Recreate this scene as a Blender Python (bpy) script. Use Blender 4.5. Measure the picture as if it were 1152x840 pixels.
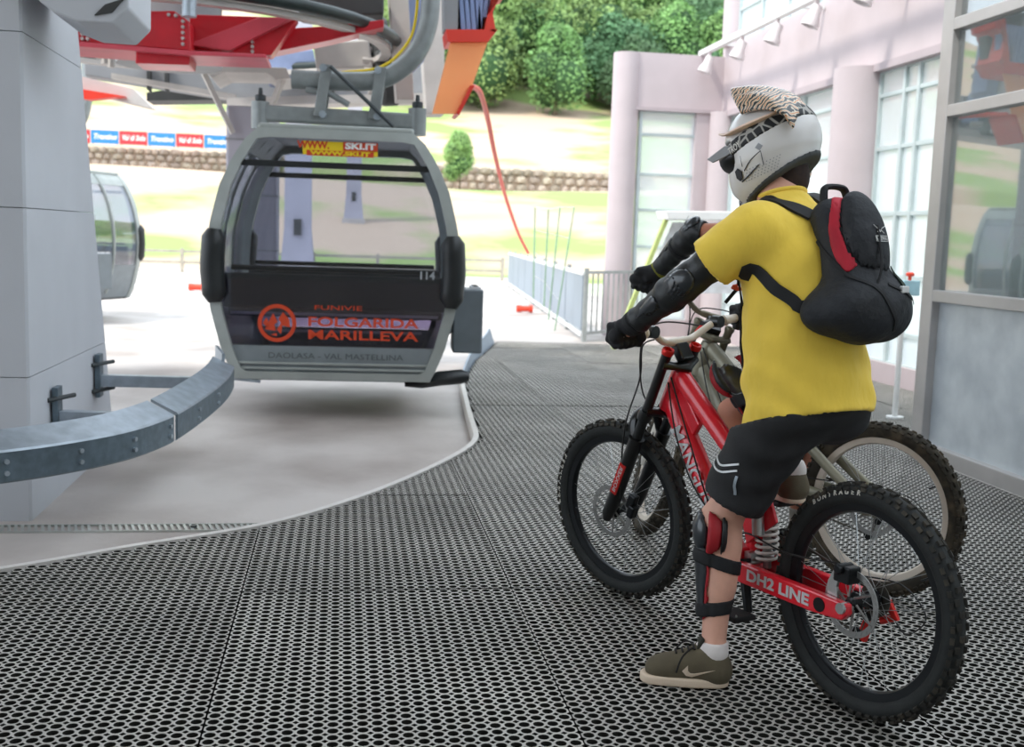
import bpy, bmesh, math, random
import numpy as np
from mathutils import Vector, Matrix, noise as mnoise
for o in list(bpy.data.objects): bpy.data.objects.remove(o, do_unlink=True)
scene = bpy.context.scene
COL = scene.collection
random.seed(7); RNG = np.random.default_rng(7)
PI = math.pi

# ------------------------------------------------------------------ camera
CAMH, FOC = 1.36, 1250.0
YAW, PITCH, ROLL = math.radians(8.8), math.radians(7.0), math.radians(1.9)
_f = Vector((math.sin(YAW)*math.cos(PITCH), math.cos(YAW)*math.cos(PITCH), -math.sin(PITCH)))
_r0 = Vector((math.cos(YAW), -math.sin(YAW), 0)); _u0 = _r0.cross(_f)
_r = math.cos(ROLL)*_r0 + math.sin(ROLL)*_u0
_u = -math.sin(ROLL)*_r0 + math.cos(ROLL)*_u0
cam_d = bpy.data.cameras.new('camera'); cam = bpy.data.objects.new('camera', cam_d); COL.objects.link(cam)
cam.matrix_world = Matrix(((_r.x, _u.x, -_f.x, 0), (_r.y, _u.y, -_f.y, 0), (_r.z, _u.z, -_f.z, CAMH), (0, 0, 0, 1)))
cam_d.sensor_width = 36.0; cam_d.lens = 36.0*FOC/1152; cam_d.clip_end = 900; cam_d.clip_start = .05
cam_d.dof.use_dof = True; cam_d.dof.focus_distance = 3.55; cam_d.dof.aperture_fstop = 4.0
scene.camera = cam
def W(x, y, Y):
    """survey helper: the world point seen at photo position (x, y) on the plane at distance Y along the hall"""
    d = (x-576)/FOC*_r - (y-420)/FOC*_u + _f
    return Vector((0, 0, CAMH)) + d*(Y/d.y)

# ------------------------------------------------------------------ world, sun, exposure
world = bpy.data.worlds.new('sky'); scene.world = world; world.use_nodes = True
bg = world.node_tree.nodes['Background']
bg.inputs[0].default_value = (.80, .90, 1.0, 1); bg.inputs[1].default_value = 1.35
sun_d = bpy.data.lights.new('sun', 'SUN'); sun_d.energy = 1.9; sun_d.angle = math.radians(8.0); sun_d.color = (1, .95, .86)
sun = bpy.data.objects.new('sun', sun_d); COL.objects.link(sun)
sun.rotation_euler = Vector((.50, .22, -.85)).to_track_quat('-Z', 'Y').to_euler()
scene.view_settings.view_transform = 'Standard'; scene.view_settings.look = 'None'
scene.view_settings.gamma = 1.0; scene.view_settings.use_curve_mapping = False
scene.view_settings.exposure = 0.95

# ------------------------------------------------------------------ materials
def lin(c):
    if isinstance(c, str): c = [int(c[i:i+2], 16)/255 for i in (0, 2, 4)]
    return tuple((x/12.92 if x <= .04045 else ((x+.055)/1.055)**2.4) for x in c)
MATS = {}
def M(name, col, rough=.55, metal=0., var=.12, scale=8., bump=0., bscale=60., col2=None, fac=(.35, .65), coat=0., rnd=0., sheen=0., stretch=None, spec=.5):
    m = bpy.data.materials.new(name); m.use_nodes = True; MATS[name] = m
    nt = m.node_tree; N = nt.nodes; L = nt.links; b = N['Principled BSDF']
    b.inputs['Roughness'].default_value = rough; b.inputs['Metallic'].default_value = metal
    b.inputs['Coat Weight'].default_value = coat; b.inputs['Sheen Weight'].default_value = sheen
    b.inputs['Specular IOR Level'].default_value = spec
    c = lin(col); tc = N.new('ShaderNodeTexCoord'); src = tc.outputs['Object']
    if stretch:
        mp = N.new('ShaderNodeMapping'); mp.inputs['Scale'].default_value = stretch; L.new(src, mp.inputs[0]); src = mp.outputs[0]
    n = N.new('ShaderNodeTexNoise'); n.inputs['Scale'].default_value = scale; n.inputs['Detail'].default_value = 5; L.new(src, n.inputs['Vector'])
    r = N.new('ShaderNodeValToRGB'); L.new(n.outputs['Fac'], r.inputs[0])
    c2 = lin(col2) if col2 else tuple(min(1, x*(1+var)) for x in c); c1 = c if col2 else tuple(x*(1-var) for x in c)
    e = r.color_ramp.elements; e[0].position, e[1].position = fac; e[0].color = (*c1, 1); e[1].color = (*c2, 1)
    out = r.outputs[0]
    if rnd:
        oi = N.new('ShaderNodeObjectInfo'); hs = N.new('ShaderNodeHueSaturation')
        mr = N.new('ShaderNodeMapRange'); mr.inputs[3].default_value = 1-rnd; mr.inputs[4].default_value = 1+rnd
        L.new(oi.outputs['Random'], mr.inputs[0]); L.new(mr.outputs[0], hs.inputs['Value']); L.new(out, hs.inputs['Color'])
        m2 = N.new('ShaderNodeMapRange'); m2.inputs[3].default_value = .5-rnd*.08; m2.inputs[4].default_value = .5+rnd*.08
        wn = N.new('ShaderNodeMath'); wn.operation = 'FRACT'; ml = N.new('ShaderNodeMath'); ml.operation = 'MULTIPLY'; ml.inputs[1].default_value = 7.31
        L.new(oi.outputs['Random'], ml.inputs[0]); L.new(ml.outputs[0], wn.inputs[0]); L.new(wn.outputs[0], m2.inputs[0]); L.new(m2.outputs[0], hs.inputs['Hue'])
        out = hs.outputs[0]
    L.new(out, b.inputs['Base Color'])
    if bump:
        bn = N.new('ShaderNodeTexNoise'); bn.inputs['Scale'].default_value = bscale; bn.inputs['Detail'].default_value = 4; L.new(src, bn.inputs['Vector'])
        bp = N.new('ShaderNodeBump'); bp.inputs['Strength'].default_value = bump; bp.inputs['Distance'].default_value = .02
        L.new(bn.outputs['Fac'], bp.inputs['Height']); L.new(bp.outputs[0], b.inputs['Normal'])
    return m
def glass(name, tint=(.9, .95, .95), refl=.12, haze=0., hcol=(.8, .85, .85), rough=.03):
    m = bpy.data.materials.new(name); m.use_nodes = True; MATS[name] = m
    nt = m.node_tree; N = nt.nodes; L = nt.links; N.remove(N['Principled BSDF'])
    tr = N.new('ShaderNodeBsdfTransparent'); tr.inputs[0].default_value = (*tint, 1)
    gl = N.new('ShaderNodeBsdfGlossy'); gl.inputs['Roughness'].default_value = rough
    fr = N.new('ShaderNodeLayerWeight'); fr.inputs[0].default_value = .35
    ad = N.new('ShaderNodeMath'); ad.operation = 'MULTIPLY_ADD'; ad.inputs[1].default_value = .6; ad.inputs[2].default_value = refl
    L.new(fr.outputs['Fresnel'], ad.inputs[0]); ad.use_clamp = True
    mx = N.new('ShaderNodeMixShader'); L.new(ad.outputs[0], mx.inputs[0]); L.new(tr.outputs[0], mx.inputs[1]); L.new(gl.outputs[0], mx.inputs[2])
    out = mx.outputs[0]
    if haze:
        df = N.new('ShaderNodeBsdfDiffuse'); df.inputs[0].default_value = (*hcol, 1)
        tl = N.new('ShaderNodeBsdfTranslucent'); tl.inputs[0].default_value = (*hcol, 1)
        m1 = N.new('ShaderNodeMixShader'); m1.inputs[0].default_value = .5; L.new(df.outputs[0], m1.inputs[1]); L.new(tl.outputs[0], m1.inputs[2])
        m2 = N.new('ShaderNodeMixShader'); m2.inputs[0].default_value = haze; L.new(out, m2.inputs[1]); L.new(m1.outputs[0], m2.inputs[2]); out = m2.outputs[0]
    L.new(out, N['Material Output'].inputs[0])
    return m

# ------------------------------------------------------------------ mesh helpers
def np_mesh(name, V, Fq, smooth=False):
    V = np.asarray(V, np.float32).reshape(-1, 3); Fq = np.asarray(Fq, np.int32); k = Fq.shape[1]
    me = bpy.data.meshes.new(name); me.vertices.add(len(V)); me.vertices.foreach_set('co', V.ravel())
    me.loops.add(Fq.size); me.loops.foreach_set('vertex_index', Fq.ravel())
    me.polygons.add(len(Fq)); me.polygons.foreach_set('loop_start', np.arange(0, Fq.size, k, dtype=np.int32))
    if smooth: me.polygons.foreach_set('use_smooth', np.ones(len(Fq), bool))
    me.update(calc_edges=True); me.validate(); return me
def link(name, me, mat=None, parent=None):
    o = bpy.data.objects.new(name, me); COL.objects.link(o)
    if me is not None and mat is not None and not me.materials: me.materials.append(MATS[mat] if isinstance(mat, str) else mat)
    if parent is not None: o.parent = parent
    return o
def tag(o, label=None, cat=None, group=None, kind=None):
    if label: o['label'] = label
    if cat: o['category'] = cat
    if group: o['group'] = group
    if kind: o['kind'] = kind
    return o
def thing(name, label, cat, loc=(0, 0, 0), rz=0, group=None):
    o = bpy.data.objects.new(name, None); COL.objects.link(o); o.location = loc; o.rotation_euler = (0, 0, rz); o.empty_display_size = .1
    return tag(o, label, cat, group)
def copy_tree(o, parent=None):
    c = o.copy(); COL.objects.link(c); c.parent = parent
    for ch in list(o.children): copy_tree(ch, c)
    return c
class MB:
    def __init__(s): s.v = []; s.f = []
    def add(s, V, Fs):
        b = len(s.v); s.v += [tuple(p) for p in V]; s.f += [tuple(i+b for i in f) for f in Fs]; return s
    def box(s, c, d, rot=None):
        c = Vector(c); P = [Vector((x*d[0]/2, y*d[1]/2, z*d[2]/2)) for x in (-1, 1) for y in (-1, 1) for z in (-1, 1)]
        if rot is not None: P = [rot @ p for p in P]
        return s.add([c+p for p in P], [(0, 1, 3, 2), (4, 6, 7, 5), (0, 4, 5, 1), (2, 3, 7, 6), (0, 2, 6, 4), (1, 5, 7, 3)])
    def beam(s, a, b, w, h, up=(0, 0, 1), w2=None, h2=None):
        a = Vector(a); b = Vector(b); t = (b-a).normalized(); up = Vector(up); x = t.cross(up)
        if x.length < 1e-5: x = t.cross(Vector((1, 0, 0)))
        x.normalize(); z = x.cross(t); w2 = w if w2 is None else w2; h2 = h if h2 is None else h2
        P = [p+x*sx*ww/2+z*sz*hh/2 for p, ww, hh in ((a, w, h), (b, w2, h2)) for sx, sz in ((-1, -1), (1, -1), (1, 1), (-1, 1))]
        return s.add(P, [(0, 3, 2, 1), (4, 5, 6, 7), (0, 1, 5, 4), (1, 2, 6, 5), (2, 3, 7, 6), (3, 0, 4, 7)])
    def tube(s, pts, r, n=10, closed=False, flat=None, ref=None):
        pts = [Vector(p) for p in pts]; m = len(pts); rr = r if isinstance(r, (list, tuple)) else [r]*m
        T = []
        for i in range(m):
            a = pts[(i-1) % m] if (closed or i) else pts[0]; b = pts[(i+1) % m] if (closed or i < m-1) else pts[-1]
            T.append((b-a).normalized())
        x = Vector(ref) if ref is not None else (Vector((0, 0, 1)) if abs(T[0].z) < .9 else Vector((1, 0, 0)))
        V = []
        for i in range(m):
            x = (x - T[i]*x.dot(T[i])); x.normalize(); y = T[i].cross(x); fl = flat or 1.
            V += [pts[i]+(x*math.cos(2*PI*k/n)*fl+y*math.sin(2*PI*k/n))*rr[i] for k in range(n)]
        Fs = []
        for i in range(m if closed else m-1):
            j = (i+1) % m
            Fs += [(i*n+k, i*n+(k+1) % n, j*n+(k+1) % n, j*n+k) for k in range(n)]
        if not closed: Fs += [tuple(range(n))[::-1], tuple((m-1)*n+k for k in range(n))]
        return s.add(V, Fs)
    def cyl(s, a, b, r, n=16, r2=None): return s.tube([a, b], [r, r if r2 is None else r2], n)
    def lathe(s, prof, o=(0, 0, 0), axis=(0, 0, 1), n=24, closed=False, arc=None):
        """prof: (radius, height) pairs about axis through o"""
        o = Vector(o); ax = Vector(axis).normalized(); x = ax.cross(Vector((1, 0, 0)) if abs(ax.x) < .8 else Vector((0, 0, 1))).normalized(); y = ax.cross(x)
        m = len(prof); V = []
        for k in range(n):
            a = 2*PI*k/n; d = x*math.cos(a)+y*math.sin(a); V += [o+d*pr+ax*ph for pr, ph in prof]
        Fs = []
        for k in range(n):
            q = (k+1) % n
            for i in range(m if closed else m-1):
                j = (i+1) % m; Fs.append((k*m+i, k*m+j, q*m+j, q*m+i))
        return s.add(V, Fs)
    def prism(s, poly, o, ux, uy, depth):
        """2-D outline poly in the frame (ux, uy) at o, thickness depth along ux x uy"""
        o = Vector(o); ux = Vector(ux); uy = Vector(uy); nz = ux.cross(uy).normalized()*depth; n = len(poly)
        P = [o+ux*a+uy*b for a, b in poly]
        return s.add(P+[p+nz for p in P], [tuple(range(n))[::-1], tuple(range(n, 2*n))]+[(i, (i+1) % n, n+(i+1) % n, n+i) for i in range(n)])
    def ball(s, c, r, n=10, m=7):
        r = (r, r, r) if isinstance(r, (int, float)) else r; c = Vector(c); V = []
        for i in range(m+1):
            t = PI*i/m
            V += [c+Vector((r[0]*math.sin(t)*math.cos(2*PI*k/n), r[1]*math.sin(t)*math.sin(2*PI*k/n), r[2]*math.cos(t))) for k in range(n)]
        return s.add(V, [(i*n+k, (i+1)*n+k, (i+1)*n+(k+1) % n, i*n+(k+1) % n) for i in range(m) for k in range(n)])
    def obj(s, name, mat, parent=None, smooth=False, bevel=0, xf=None, label=None, kind=None, ang=40):
        me = bpy.data.meshes.new(name); V = s.v if xf is None else [xf @ Vector(p) for p in s.v]
        me.from_pydata([tuple(p) for p in V], [], s.f)
        bm = bmesh.new(); bm.from_mesh(me); bmesh.ops.remove_doubles(bm, verts=bm.verts, dist=1e-6); bmesh.ops.recalc_face_normals(bm, faces=bm.faces); bm.to_mesh(me); bm.free()
        if smooth:
            me.polygons.foreach_set('use_smooth', [True]*len(me.polygons)); me.set_sharp_from_angle(angle=math.radians(ang))
        o = link(name, me, mat, parent)
        if bevel:
            b = o.modifiers.new('bevel', 'BEVEL'); b.width = bevel; b.segments = 2; b.limit_method = 'ANGLE'
        if label: o['label'] = label
        if kind: o['kind'] = kind
        return o
def spline(pts, n=8):
    P = [Vector(p) for p in pts]; out = []
    for i in range(len(P)-1):
        p0 = P[max(i-1, 0)]; p1 = P[i]; p2 = P[i+1]; p3 = P[min(i+2, len(P)-1)]
        for k in range(n):
            t = k/n; out.append(.5*((2*p1)+(p2-p0)*t+(2*p0-5*p1+4*p2-p3)*t*t+(3*p1-p0-3*p2+p3)*t**3))
    return out+[P[-1]]
def text_geo(body, size, extrude=.001, align='CENTER', shear=0., spacing=1., bold=0.):
    cu = bpy.data.curves.new('lettering', 'FONT'); cu.body = body; cu.size = size; cu.extrude = extrude; cu.align_x = align; cu.align_y = 'CENTER'
    cu.shear = shear; cu.space_character = spacing; cu.offset = bold; cu.resolution_u = 3
    o = bpy.data.objects.new('lettering', cu); me = o.to_mesh()
    V = [v.co.copy() for v in me.vertices]; Fs = [tuple(p.vertices) for p in me.polygons]
    o.to_mesh_clear(); bpy.data.objects.remove(o); bpy.data.curves.remove(cu); return V, Fs
def frame(o, ux, uy):
    ux = Vector(ux).normalized(); uy = Vector(uy); uy = (uy-ux*uy.dot(ux)).normalized(); uz = ux.cross(uy)
    return Matrix(((ux.x, uy.x, uz.x, o[0]), (ux.y, uy.y, uz.y, o[1]), (ux.z, uy.z, uz.z, o[2]), (0, 0, 0, 1)))
def text(name, body, size, o, ux, uy, mat, parent, width=None, extrude=.001, **k):
    V, Fs = text_geo(body, size, extrude, **k); m = frame(o, ux, uy)
    if width:
        w = max(v.x for v in V)-min(v.x for v in V); V = [Vector((v.x*width/w, v.y, v.z)) for v in V]
    mb = MB(); mb.add([m @ v for v in V], Fs); return mb.obj(name, mat, parent)

# ------------------------------------------------------------------ signed-distance modelling (cloth, bodies, helmets)
A3 = lambda p: np.asarray(p, np.float32)
def cap(P, a, b, ra, rb=None, sq=None):
    a = A3(a); b = A3(b); rb = ra if rb is None else rb
    if sq is not None:                      # squash: (direction, factor) makes the section elliptical
        n = A3(sq[0]); n = n/np.linalg.norm(n); k = 1/sq[1]-1; P = P+((P-a)@n)[:, None]*n*k; b = b+((b-a)@n)*n*k
    pa = P-a; ba = b-a; h = np.clip(pa@ba/max(ba@ba, 1e-9), 0, 1)
    return np.linalg.norm(pa-h[:, None]*ba, axis=1)-(ra+(rb-ra)*h)
def ell(P, c, r, R=None):
    q = P-A3(c)
    if R is not None: q = q@R
    r = A3(r); k0 = np.linalg.norm(q/r, axis=1); k1 = np.linalg.norm(q/(r*r), axis=1)+1e-6; return k0*(k0-1)/k1
def rbox(P, c, h, rad, R=None):
    q = P-A3(c)
    if R is not None: q = q@R
    q = np.abs(q)-(A3(h)-rad); return np.linalg.norm(np.maximum(q, 0), axis=1)+np.minimum(q.max(1), 0)-rad
def half(P, p, n): n = A3(n); n = n/np.linalg.norm(n); return (P-A3(p))@n       # positive on the n side
def smin(a, b, k=.03): h = np.clip(.5+.5*(b-a)/k, 0, 1); return b+(a-b)*h-k*h*(1-h)
def smax(a, b, k=.01): return -smin(-a, -b, k)
def union(L, k=.03):
    d = L[0]
    for e in L[1:]: d = smin(d, e, k)
    return d
def rotm(ax, ay):
    """columns are local axes"""
    ax = A3(ax); ax = ax/np.linalg.norm(ax); ay = A3(ay); ay = ay-ax*(ax@ay); ay = ay/np.linalg.norm(ay); return np.stack([ax, ay, np.cross(ax, ay)], 1)
def sdf_mesh(name, fn, lo, hi, h):
    lo = A3(lo); hi = A3(hi); n = np.ceil((hi-lo)/h).astype(int)+1
    g = [lo[i]+h*np.arange(n[i], dtype=np.float32) for i in range(3)]
    # coarse pass to skip empty blocks
    P = np.stack(np.meshgrid(*g, indexing='ij'), -1).reshape(-1, 3); v = fn(P).astype(np.float32).reshape(n)
    s = v < 0; c = [slice(0, -1), slice(1, None)]
    cnt = sum(s[c[i], c[j], c[k]].astype(np.int8) for i in (0, 1) for j in (0, 1) for k in (0, 1))
    act = np.argwhere((cnt > 0) & (cnt < 8)); idm = -np.ones(cnt.shape, np.int64); idm[tuple(act.T)] = np.arange(len(act))
    acc = np.zeros((len(act), 3)); num = np.zeros(len(act)); corners = [(i, j, k) for i in (0, 1) for j in (0, 1) for k in (0, 1)]
    val = {q: v[act[:, 0]+q[0], act[:, 1]+q[1], act[:, 2]+q[2]] for q in corners}
    for q in corners:
        for ax in range(3):
            if q[ax]: continue
            p = list(q); p[ax] = 1; p = tuple(p); a = val[q]; b = val[p]; m = (a < 0) != (b < 0)
            t = a[m]/(a[m]-b[m]); pt = np.tile(np.array(q, float), (m.sum(), 1)); pt[:, ax] += t; acc[m] += pt; num[m] += 1
    V = lo+h*(act+acc/num[:, None]); quads = []
    for ax in range(3):
        u, w = [(1, 2), (2, 0), (0, 1)][ax]
        sa = [slice(None)]*3; sb = [slice(None)]*3; sa[ax] = slice(0, -1); sb[ax] = slice(1, None)
        d = s[tuple(sa)] != s[tuple(sb)]; e = np.argwhere(d)
        e = e[(e[:, u] > 0) & (e[:, w] > 0) & (e[:, u] < n[u]-1) & (e[:, w] < n[w]-1)]
        if not len(e): continue
        def cid(du, dw): q = e.copy(); q[:, u] += du; q[:, w] += dw; return idm[tuple(q.T)]
        Q = np.stack([cid(-1, -1), cid(0, -1), cid(0, 0), cid(-1, 0)], 1); ins = s[tuple(e.T)]; Q[~ins] = Q[~ins][:, ::-1]; quads.append(Q)
    Q = np.concatenate(quads); Q = Q[(Q >= 0).all(1)]
    return np_mesh(name, V, Q, True)
def sdf(name, fn, lo, hi, h, mat, parent=None, label=None):
    o = link(name, sdf_mesh(name, fn, lo, hi, h), mat, parent)
    if label: o['label'] = label
    return o
def snap(fn, pts, off=0., it=6):
    P = np.array([tuple(p) for p in pts], np.float32); e = .002
    for _ in range(it):
        d = fn(P)-off; g = np.stack([fn(P+A3(ax)*e)-fn(P-A3(ax)*e) for ax in ((1, 0, 0), (0, 1, 0), (0, 0, 1))], 1)/(2*e)
        g /= np.linalg.norm(g, axis=1)[:, None]+1e-6; P = P-d[:, None]*g
    return [Vector(p) for p in P.tolist()], [Vector(q) for q in g.tolist()]
def ribbon(name, fn, pts, width, thick, mat, parent, n=6, off=.002):
    """a flat strap laid on the surface fn = 0 along pts"""
    S = spline(pts, n); P, G = snap(fn, S, off); V = []; m = len(P); mb = MB()
    for i in range(m):
        t = (P[min(i+1, m-1)]-P[max(i-1, 0)]).normalized(); s = t.cross(G[i]).normalized(); g = s.cross(t).normalized()
        V += [P[i]+s*a*width/2+g*b for a, b in ((-1, 0), (1, 0), (1, thick), (-1, thick))]
    mb.add(V, [(i*4+k, i*4+(k+1) % 4, i*4+4+(k+1) % 4, i*4+4+k) for i in range(m-1) for k in range(4)]+[(0, 1, 2, 3), (m*4-1, m*4-2, m*4-3, m*4-4)])
    return mb.obj(name, mat, parent, smooth=True, ang=50)
# ------------------------------------------------------------------ material list
M('concrete', '9a8f89', .6, var=.1, scale=.8, bump=.12, bscale=30, col2='c6beb9', fac=(.33, .58), stretch=(1, .8, 1))
M('apron', 'd9d3cc', .8, var=.06, scale=.5)
M('pillar_paint', 'c2c5cb', .6, var=.03, scale=2, bump=.03, bscale=40)
M('pillar_shade', 'a9a6a4', .7, var=.05, scale=3)
M('rubber', 'aca8a1', .46, var=.2, scale=1.3, rnd=.06, spec=.5)
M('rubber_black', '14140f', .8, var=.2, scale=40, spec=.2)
M('slab_dark', '17160f', .9, var=.3, scale=6)
M('kerb_steel', 'd5d0cb', .45, .1, var=.06, scale=12)
M('galv', 'a3adb6', .42, .55, var=.12, scale=14, bump=.04, bscale=90)
M('galv_dark', '66757f', .45, .5, var=.15, scale=20, bump=.05, bscale=120)
M('steel_grey', '8b9090', .45, .4, var=.1, scale=10)
M('steel_dark', '3a3f41', .45, .4, var=.15, scale=10)
M('grate', 'b9bcb8', .4, .6, var=.1, scale=10)
M('wall_pink', 'bfb2b4', .8, var=.03, scale=3)
M('wall_band', 'b0a3a6', .8, var=.03, scale=3)
M('frame_pale', 'b9c4c4', .5, var=.05, scale=4)
M('alu', 'b4b0ae', .42, .35, var=.06, scale=4)
M('alu_panel', 'b5bcc2', .48, .3, var=.08, scale=4, col2='ccd2d6')
M('ceiling_paint', 'bdbab6', .85, var=.03, scale=2)
M('blocker_wall', '98958f', .85, var=.05, scale=2)
M('white_paint', 'e6e6e4', .5, var=.03)
M('lamp_white', 'd9d0d0', .5, var=.04)
M('red_steel', 'c31426', .4, 0, var=.1, scale=4, coat=.2)
M('red_lit', 'c94a58', .4, var=.08, scale=4)  # paler copy of the red steel, flange highlights put into the colour
M('bolt', 'c9c6c4', .35, .7)
M('dark_pipe', '1f2a29', .4, .2, var=.15)
M('girder', '8e8f92', .6, .1, var=.08, scale=3)
M('girder_pale', 'bdb7b2', .6, var=.08, scale=3)
M('girder_blue', '8593b5', .6, var=.15, scale=3)
M('girder_dark', '3b3c3c', .6, var=.2, scale=3)
M('pylon', 'a9a6b0', .7, var=.06, scale=1)
M('orange_cover', 'ffc28e', .5, var=.06, scale=3)
_m = MATS['orange_cover'].node_tree; _t = _m.nodes.new('ShaderNodeBsdfTranslucent'); _t.inputs[0].default_value = (*lin('ffcfa2'), 1); _x = _m.nodes.new('ShaderNodeMixShader'); _x.inputs[0].default_value = .6
_m.links.new(_m.nodes['Principled BSDF'].outputs[0], _x.inputs[1]); _m.links.new(_t.outputs[0], _x.inputs[2]); _m.links.new(_x.outputs[0], _m.nodes['Material Output'].inputs[0])    # thin sunlit plastic sheet
M('red_cover', 'd8321c', .45, var=.06, scale=3)
M('louvre', '7e8fb8', .45, var=.06)
M('hose_red', 'e2482f', .45, var=.06)
M('fence_sheet', '8d99a6', .5, .1, var=.05, scale=2)
M('fence_post', 'a6aaa8', .5, .2)
M('rod_green', '8aa58c', .5)
M('grass', '8a9f5a', .9, var=.1, scale=.10, col2='bda68f', fac=(.42, .52))
M('grass_lawn', 'b9bda6', .9, var=.12, scale=.6)
M('stone', 'a89c8e', .85, var=.15, scale=3, rnd=.22)
M('mortar', 'a39a8c', .9, var=.2, scale=2)
M('leaf', '7f9f5e', .8, var=.35, scale=.5, rnd=.32)
M('leaf_dark', '577853', .85, var=.3, scale=.5, rnd=.25)
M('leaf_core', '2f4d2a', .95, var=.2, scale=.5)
M('bark', '6a5a48', .9, var=.2)
M('banner_red', 'd8323a', .6); M('banner_blue', '2f7fbe', .6); M('white_print', 'f4f2ee', .6, var=.01)
M('yellow_print', 'f2d21c', .6, var=.02); M('red_print', 'd2451f', .5, var=.02)
M('wood_rail', 'a79f90', .8)
glass('pane_glass', (.93, .97, .97), .05, .42, (.93, .95, .98))
glass('booth_glass', (.74, .80, .80), .26, .10, (.8, .83, .83), .02)
glass('cabin_glass', (.80, .82, .86), .03, .0)
glass('cabin_glass_low', (.66, .63, .72), .06, .0)

ZC = -.08
# ------------------------------------------------------------------ floor
me = MB().add([(-40, -8, ZC), (6.5, -8, ZC), (6.5, 40, ZC), (-40, 40, ZC), (-40, -8, ZC-.3), (6.5, -8, ZC-.3), (6.5, 40, ZC-.3), (-40, 40, ZC-.3)], [(0, 1, 2, 3), (4, 7, 6, 5), (0, 4, 5, 1), (1, 5, 6, 2), (2, 6, 7, 3), (3, 7, 4, 0)])
tag(me.obj('floor', 'concrete'), 'worn pale concrete floor of the cabin lane and apron', kind='structure')
EDGE = spline([(-7, 3.35, 0), (-5, 3.4, 0), (-3.4, 3.55, 0), (-2.2, 3.95, 0), (-1.31, 4.47, 0), (-.864, 4.78, 0), (-.332, 5.13, 0), (.082, 5.63, 0), (.44, 6.22, 0), (.764, 6.88, 0), (.915, 7.35, 0), (.96, 7.85, 0), (1.0, 8.5, 0), (1.063, 9.36, 0), (1.137, 10.35, 0)], 6)
EDGE2 = [Vector((1.137, 10.35, 0)), Vector((1.461, 12.09, 0)), Vector((1.906, 13.94, 0)), Vector((1.99, 14.3, 0))]
RIM = EDGE+EDGE2[1:]
POLY = [(p.x, p.y) for p in RIM]+[(5.5, 14.3), (5.5, 6.9), (3.82, 6.9), (3.82, -1.0), (-7, -1.0)]
n = len(POLY)
pf = MB(); pf.add([(x, y, -.026) for x, y in POLY]+[(x, y, ZC-.05) for x, y in POLY], [tuple(range(n)), tuple(range(n, 2*n))[::-1]]+[(i, (i+1) % n, n+(i+1) % n, n+i) for i in range(n)])
platform = tag(pf.obj('platform_floor', 'slab_dark'), 'boarding platform floor covered with grey perforated rubber mats', kind='structure')
PX, PY = np.array([p[0] for p in POLY]), np.array([p[1] for p in POLY])
def inside(x, y):
    r = np.zeros(x.shape, bool); j = len(PX)-1
    for i in range(len(PX)):
        c = ((PY[i] > y) != (PY[j] > y)) & (x < (PX[j]-PX[i])*(y-PY[i])/(PY[j]-PY[i]+1e-12)+PX[i]); r ^= c; j = i
    return r
PT = .0412; NXC, NYC = 25, 38; TW, TH = PT*NXC, PT*NYC
def cell_geo(k):
    hp = PT/2; d = .0100; rad = .0158
    oct_ = [(hp, -hp+d), (hp, hp-d), (hp-d, hp), (-hp+d, hp), (-hp, hp-d), (-hp, -hp+d), (-hp+d, -hp), (hp-d, -hp)]
    outer = []
    for i in range(8):
        a = oct_[i]; b = oct_[(i+1) % 8]; outer.append(a)
        if k == 16: outer.append(((a[0]+b[0])/2, (a[1]+b[1])/2))
    inner = []
    for a in outer:
        t = math.atan2(a[1], a[0]); inner.append((rad*math.cos(t), rad*math.sin(t)))
    V = [(x, y, 0) for x, y in outer]+[(x, y, 0) for x, y in inner]+[(x, y, -.022) for x, y in inner]
    Fq = [(i, (i+1) % k, k+(i+1) % k, k+i) for i in range(k)]+[(k+i, k+(i+1) % k, 2*k+(i+1) % k, 2*k+i) for i in range(k)]
    b = len(V); cut = [(1, 2), (3, 4), (5, 6), (7, 0)]
    for i, j in cut:
        s = k//8; p, q = outer[i*s], outer[j*s]; V += [(*p, 0), (*q, 0), (*q, -.022), (*p, -.022)]; Fq.append((b, b+1, b+2, b+3)); b += 4
    return np.array(V), np.array(Fq)
CELL = {k: cell_geo(k) for k in (8, 16)}
def tile_mesh(cx, cy, k):
    V, Fq = CELL[k]; c = np.stack([cx, cy, np.zeros_like(cx)], 1)
    me_ = np_mesh('mat_tile', (V[None]+c[:, None]).reshape(-1, 3), (Fq[None]+(np.arange(len(cx))*len(V))[:, None, None]).reshape(-1, 4))
    me_.materials.append(MATS['rubber']); me_.materials.append(MATS['rubber_black'])      # dusty worn top faces, hole walls in plain black
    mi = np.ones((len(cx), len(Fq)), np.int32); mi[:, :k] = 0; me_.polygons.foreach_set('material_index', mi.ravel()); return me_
gx, gy = np.meshgrid((np.arange(NXC)+.5)*PT, (np.arange(NYC)+.5)*PT, indexing='ij'); gx, gy = gx.ravel(), gy.ravel()
full = {}
for a in range(-7, 6):
    for b in range(-4, 7):
        x0, y0 = -.36+a*TW, 4.16+b*TH
        if x0 > 5.5 or y0 > 14.3 or y0 < 1.0 or x0+TW < -1.95: continue
        m = inside(gx+x0, gy+y0)
        for q in ((.45, 0), (-.45, 0), (0, .45), (0, -.45)): m &= inside(gx+x0+q[0]*PT, gy+y0+q[1]*PT)
        if not m.any(): continue
        k = 16 if y0 < 5.0 else 8
        if m.all():
            if k not in full: full[k] = tile_mesh(gx, gy, k)
            mesh = full[k]
        else: mesh = tile_mesh(gx[m], gy[m], k)
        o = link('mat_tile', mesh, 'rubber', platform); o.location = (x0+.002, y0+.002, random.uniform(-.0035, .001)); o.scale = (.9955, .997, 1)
        o.rotation_euler = (random.uniform(-.0012, .0012), random.uniform(-.0012, .0012), random.uniform(-.0015, .0015))
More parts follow.
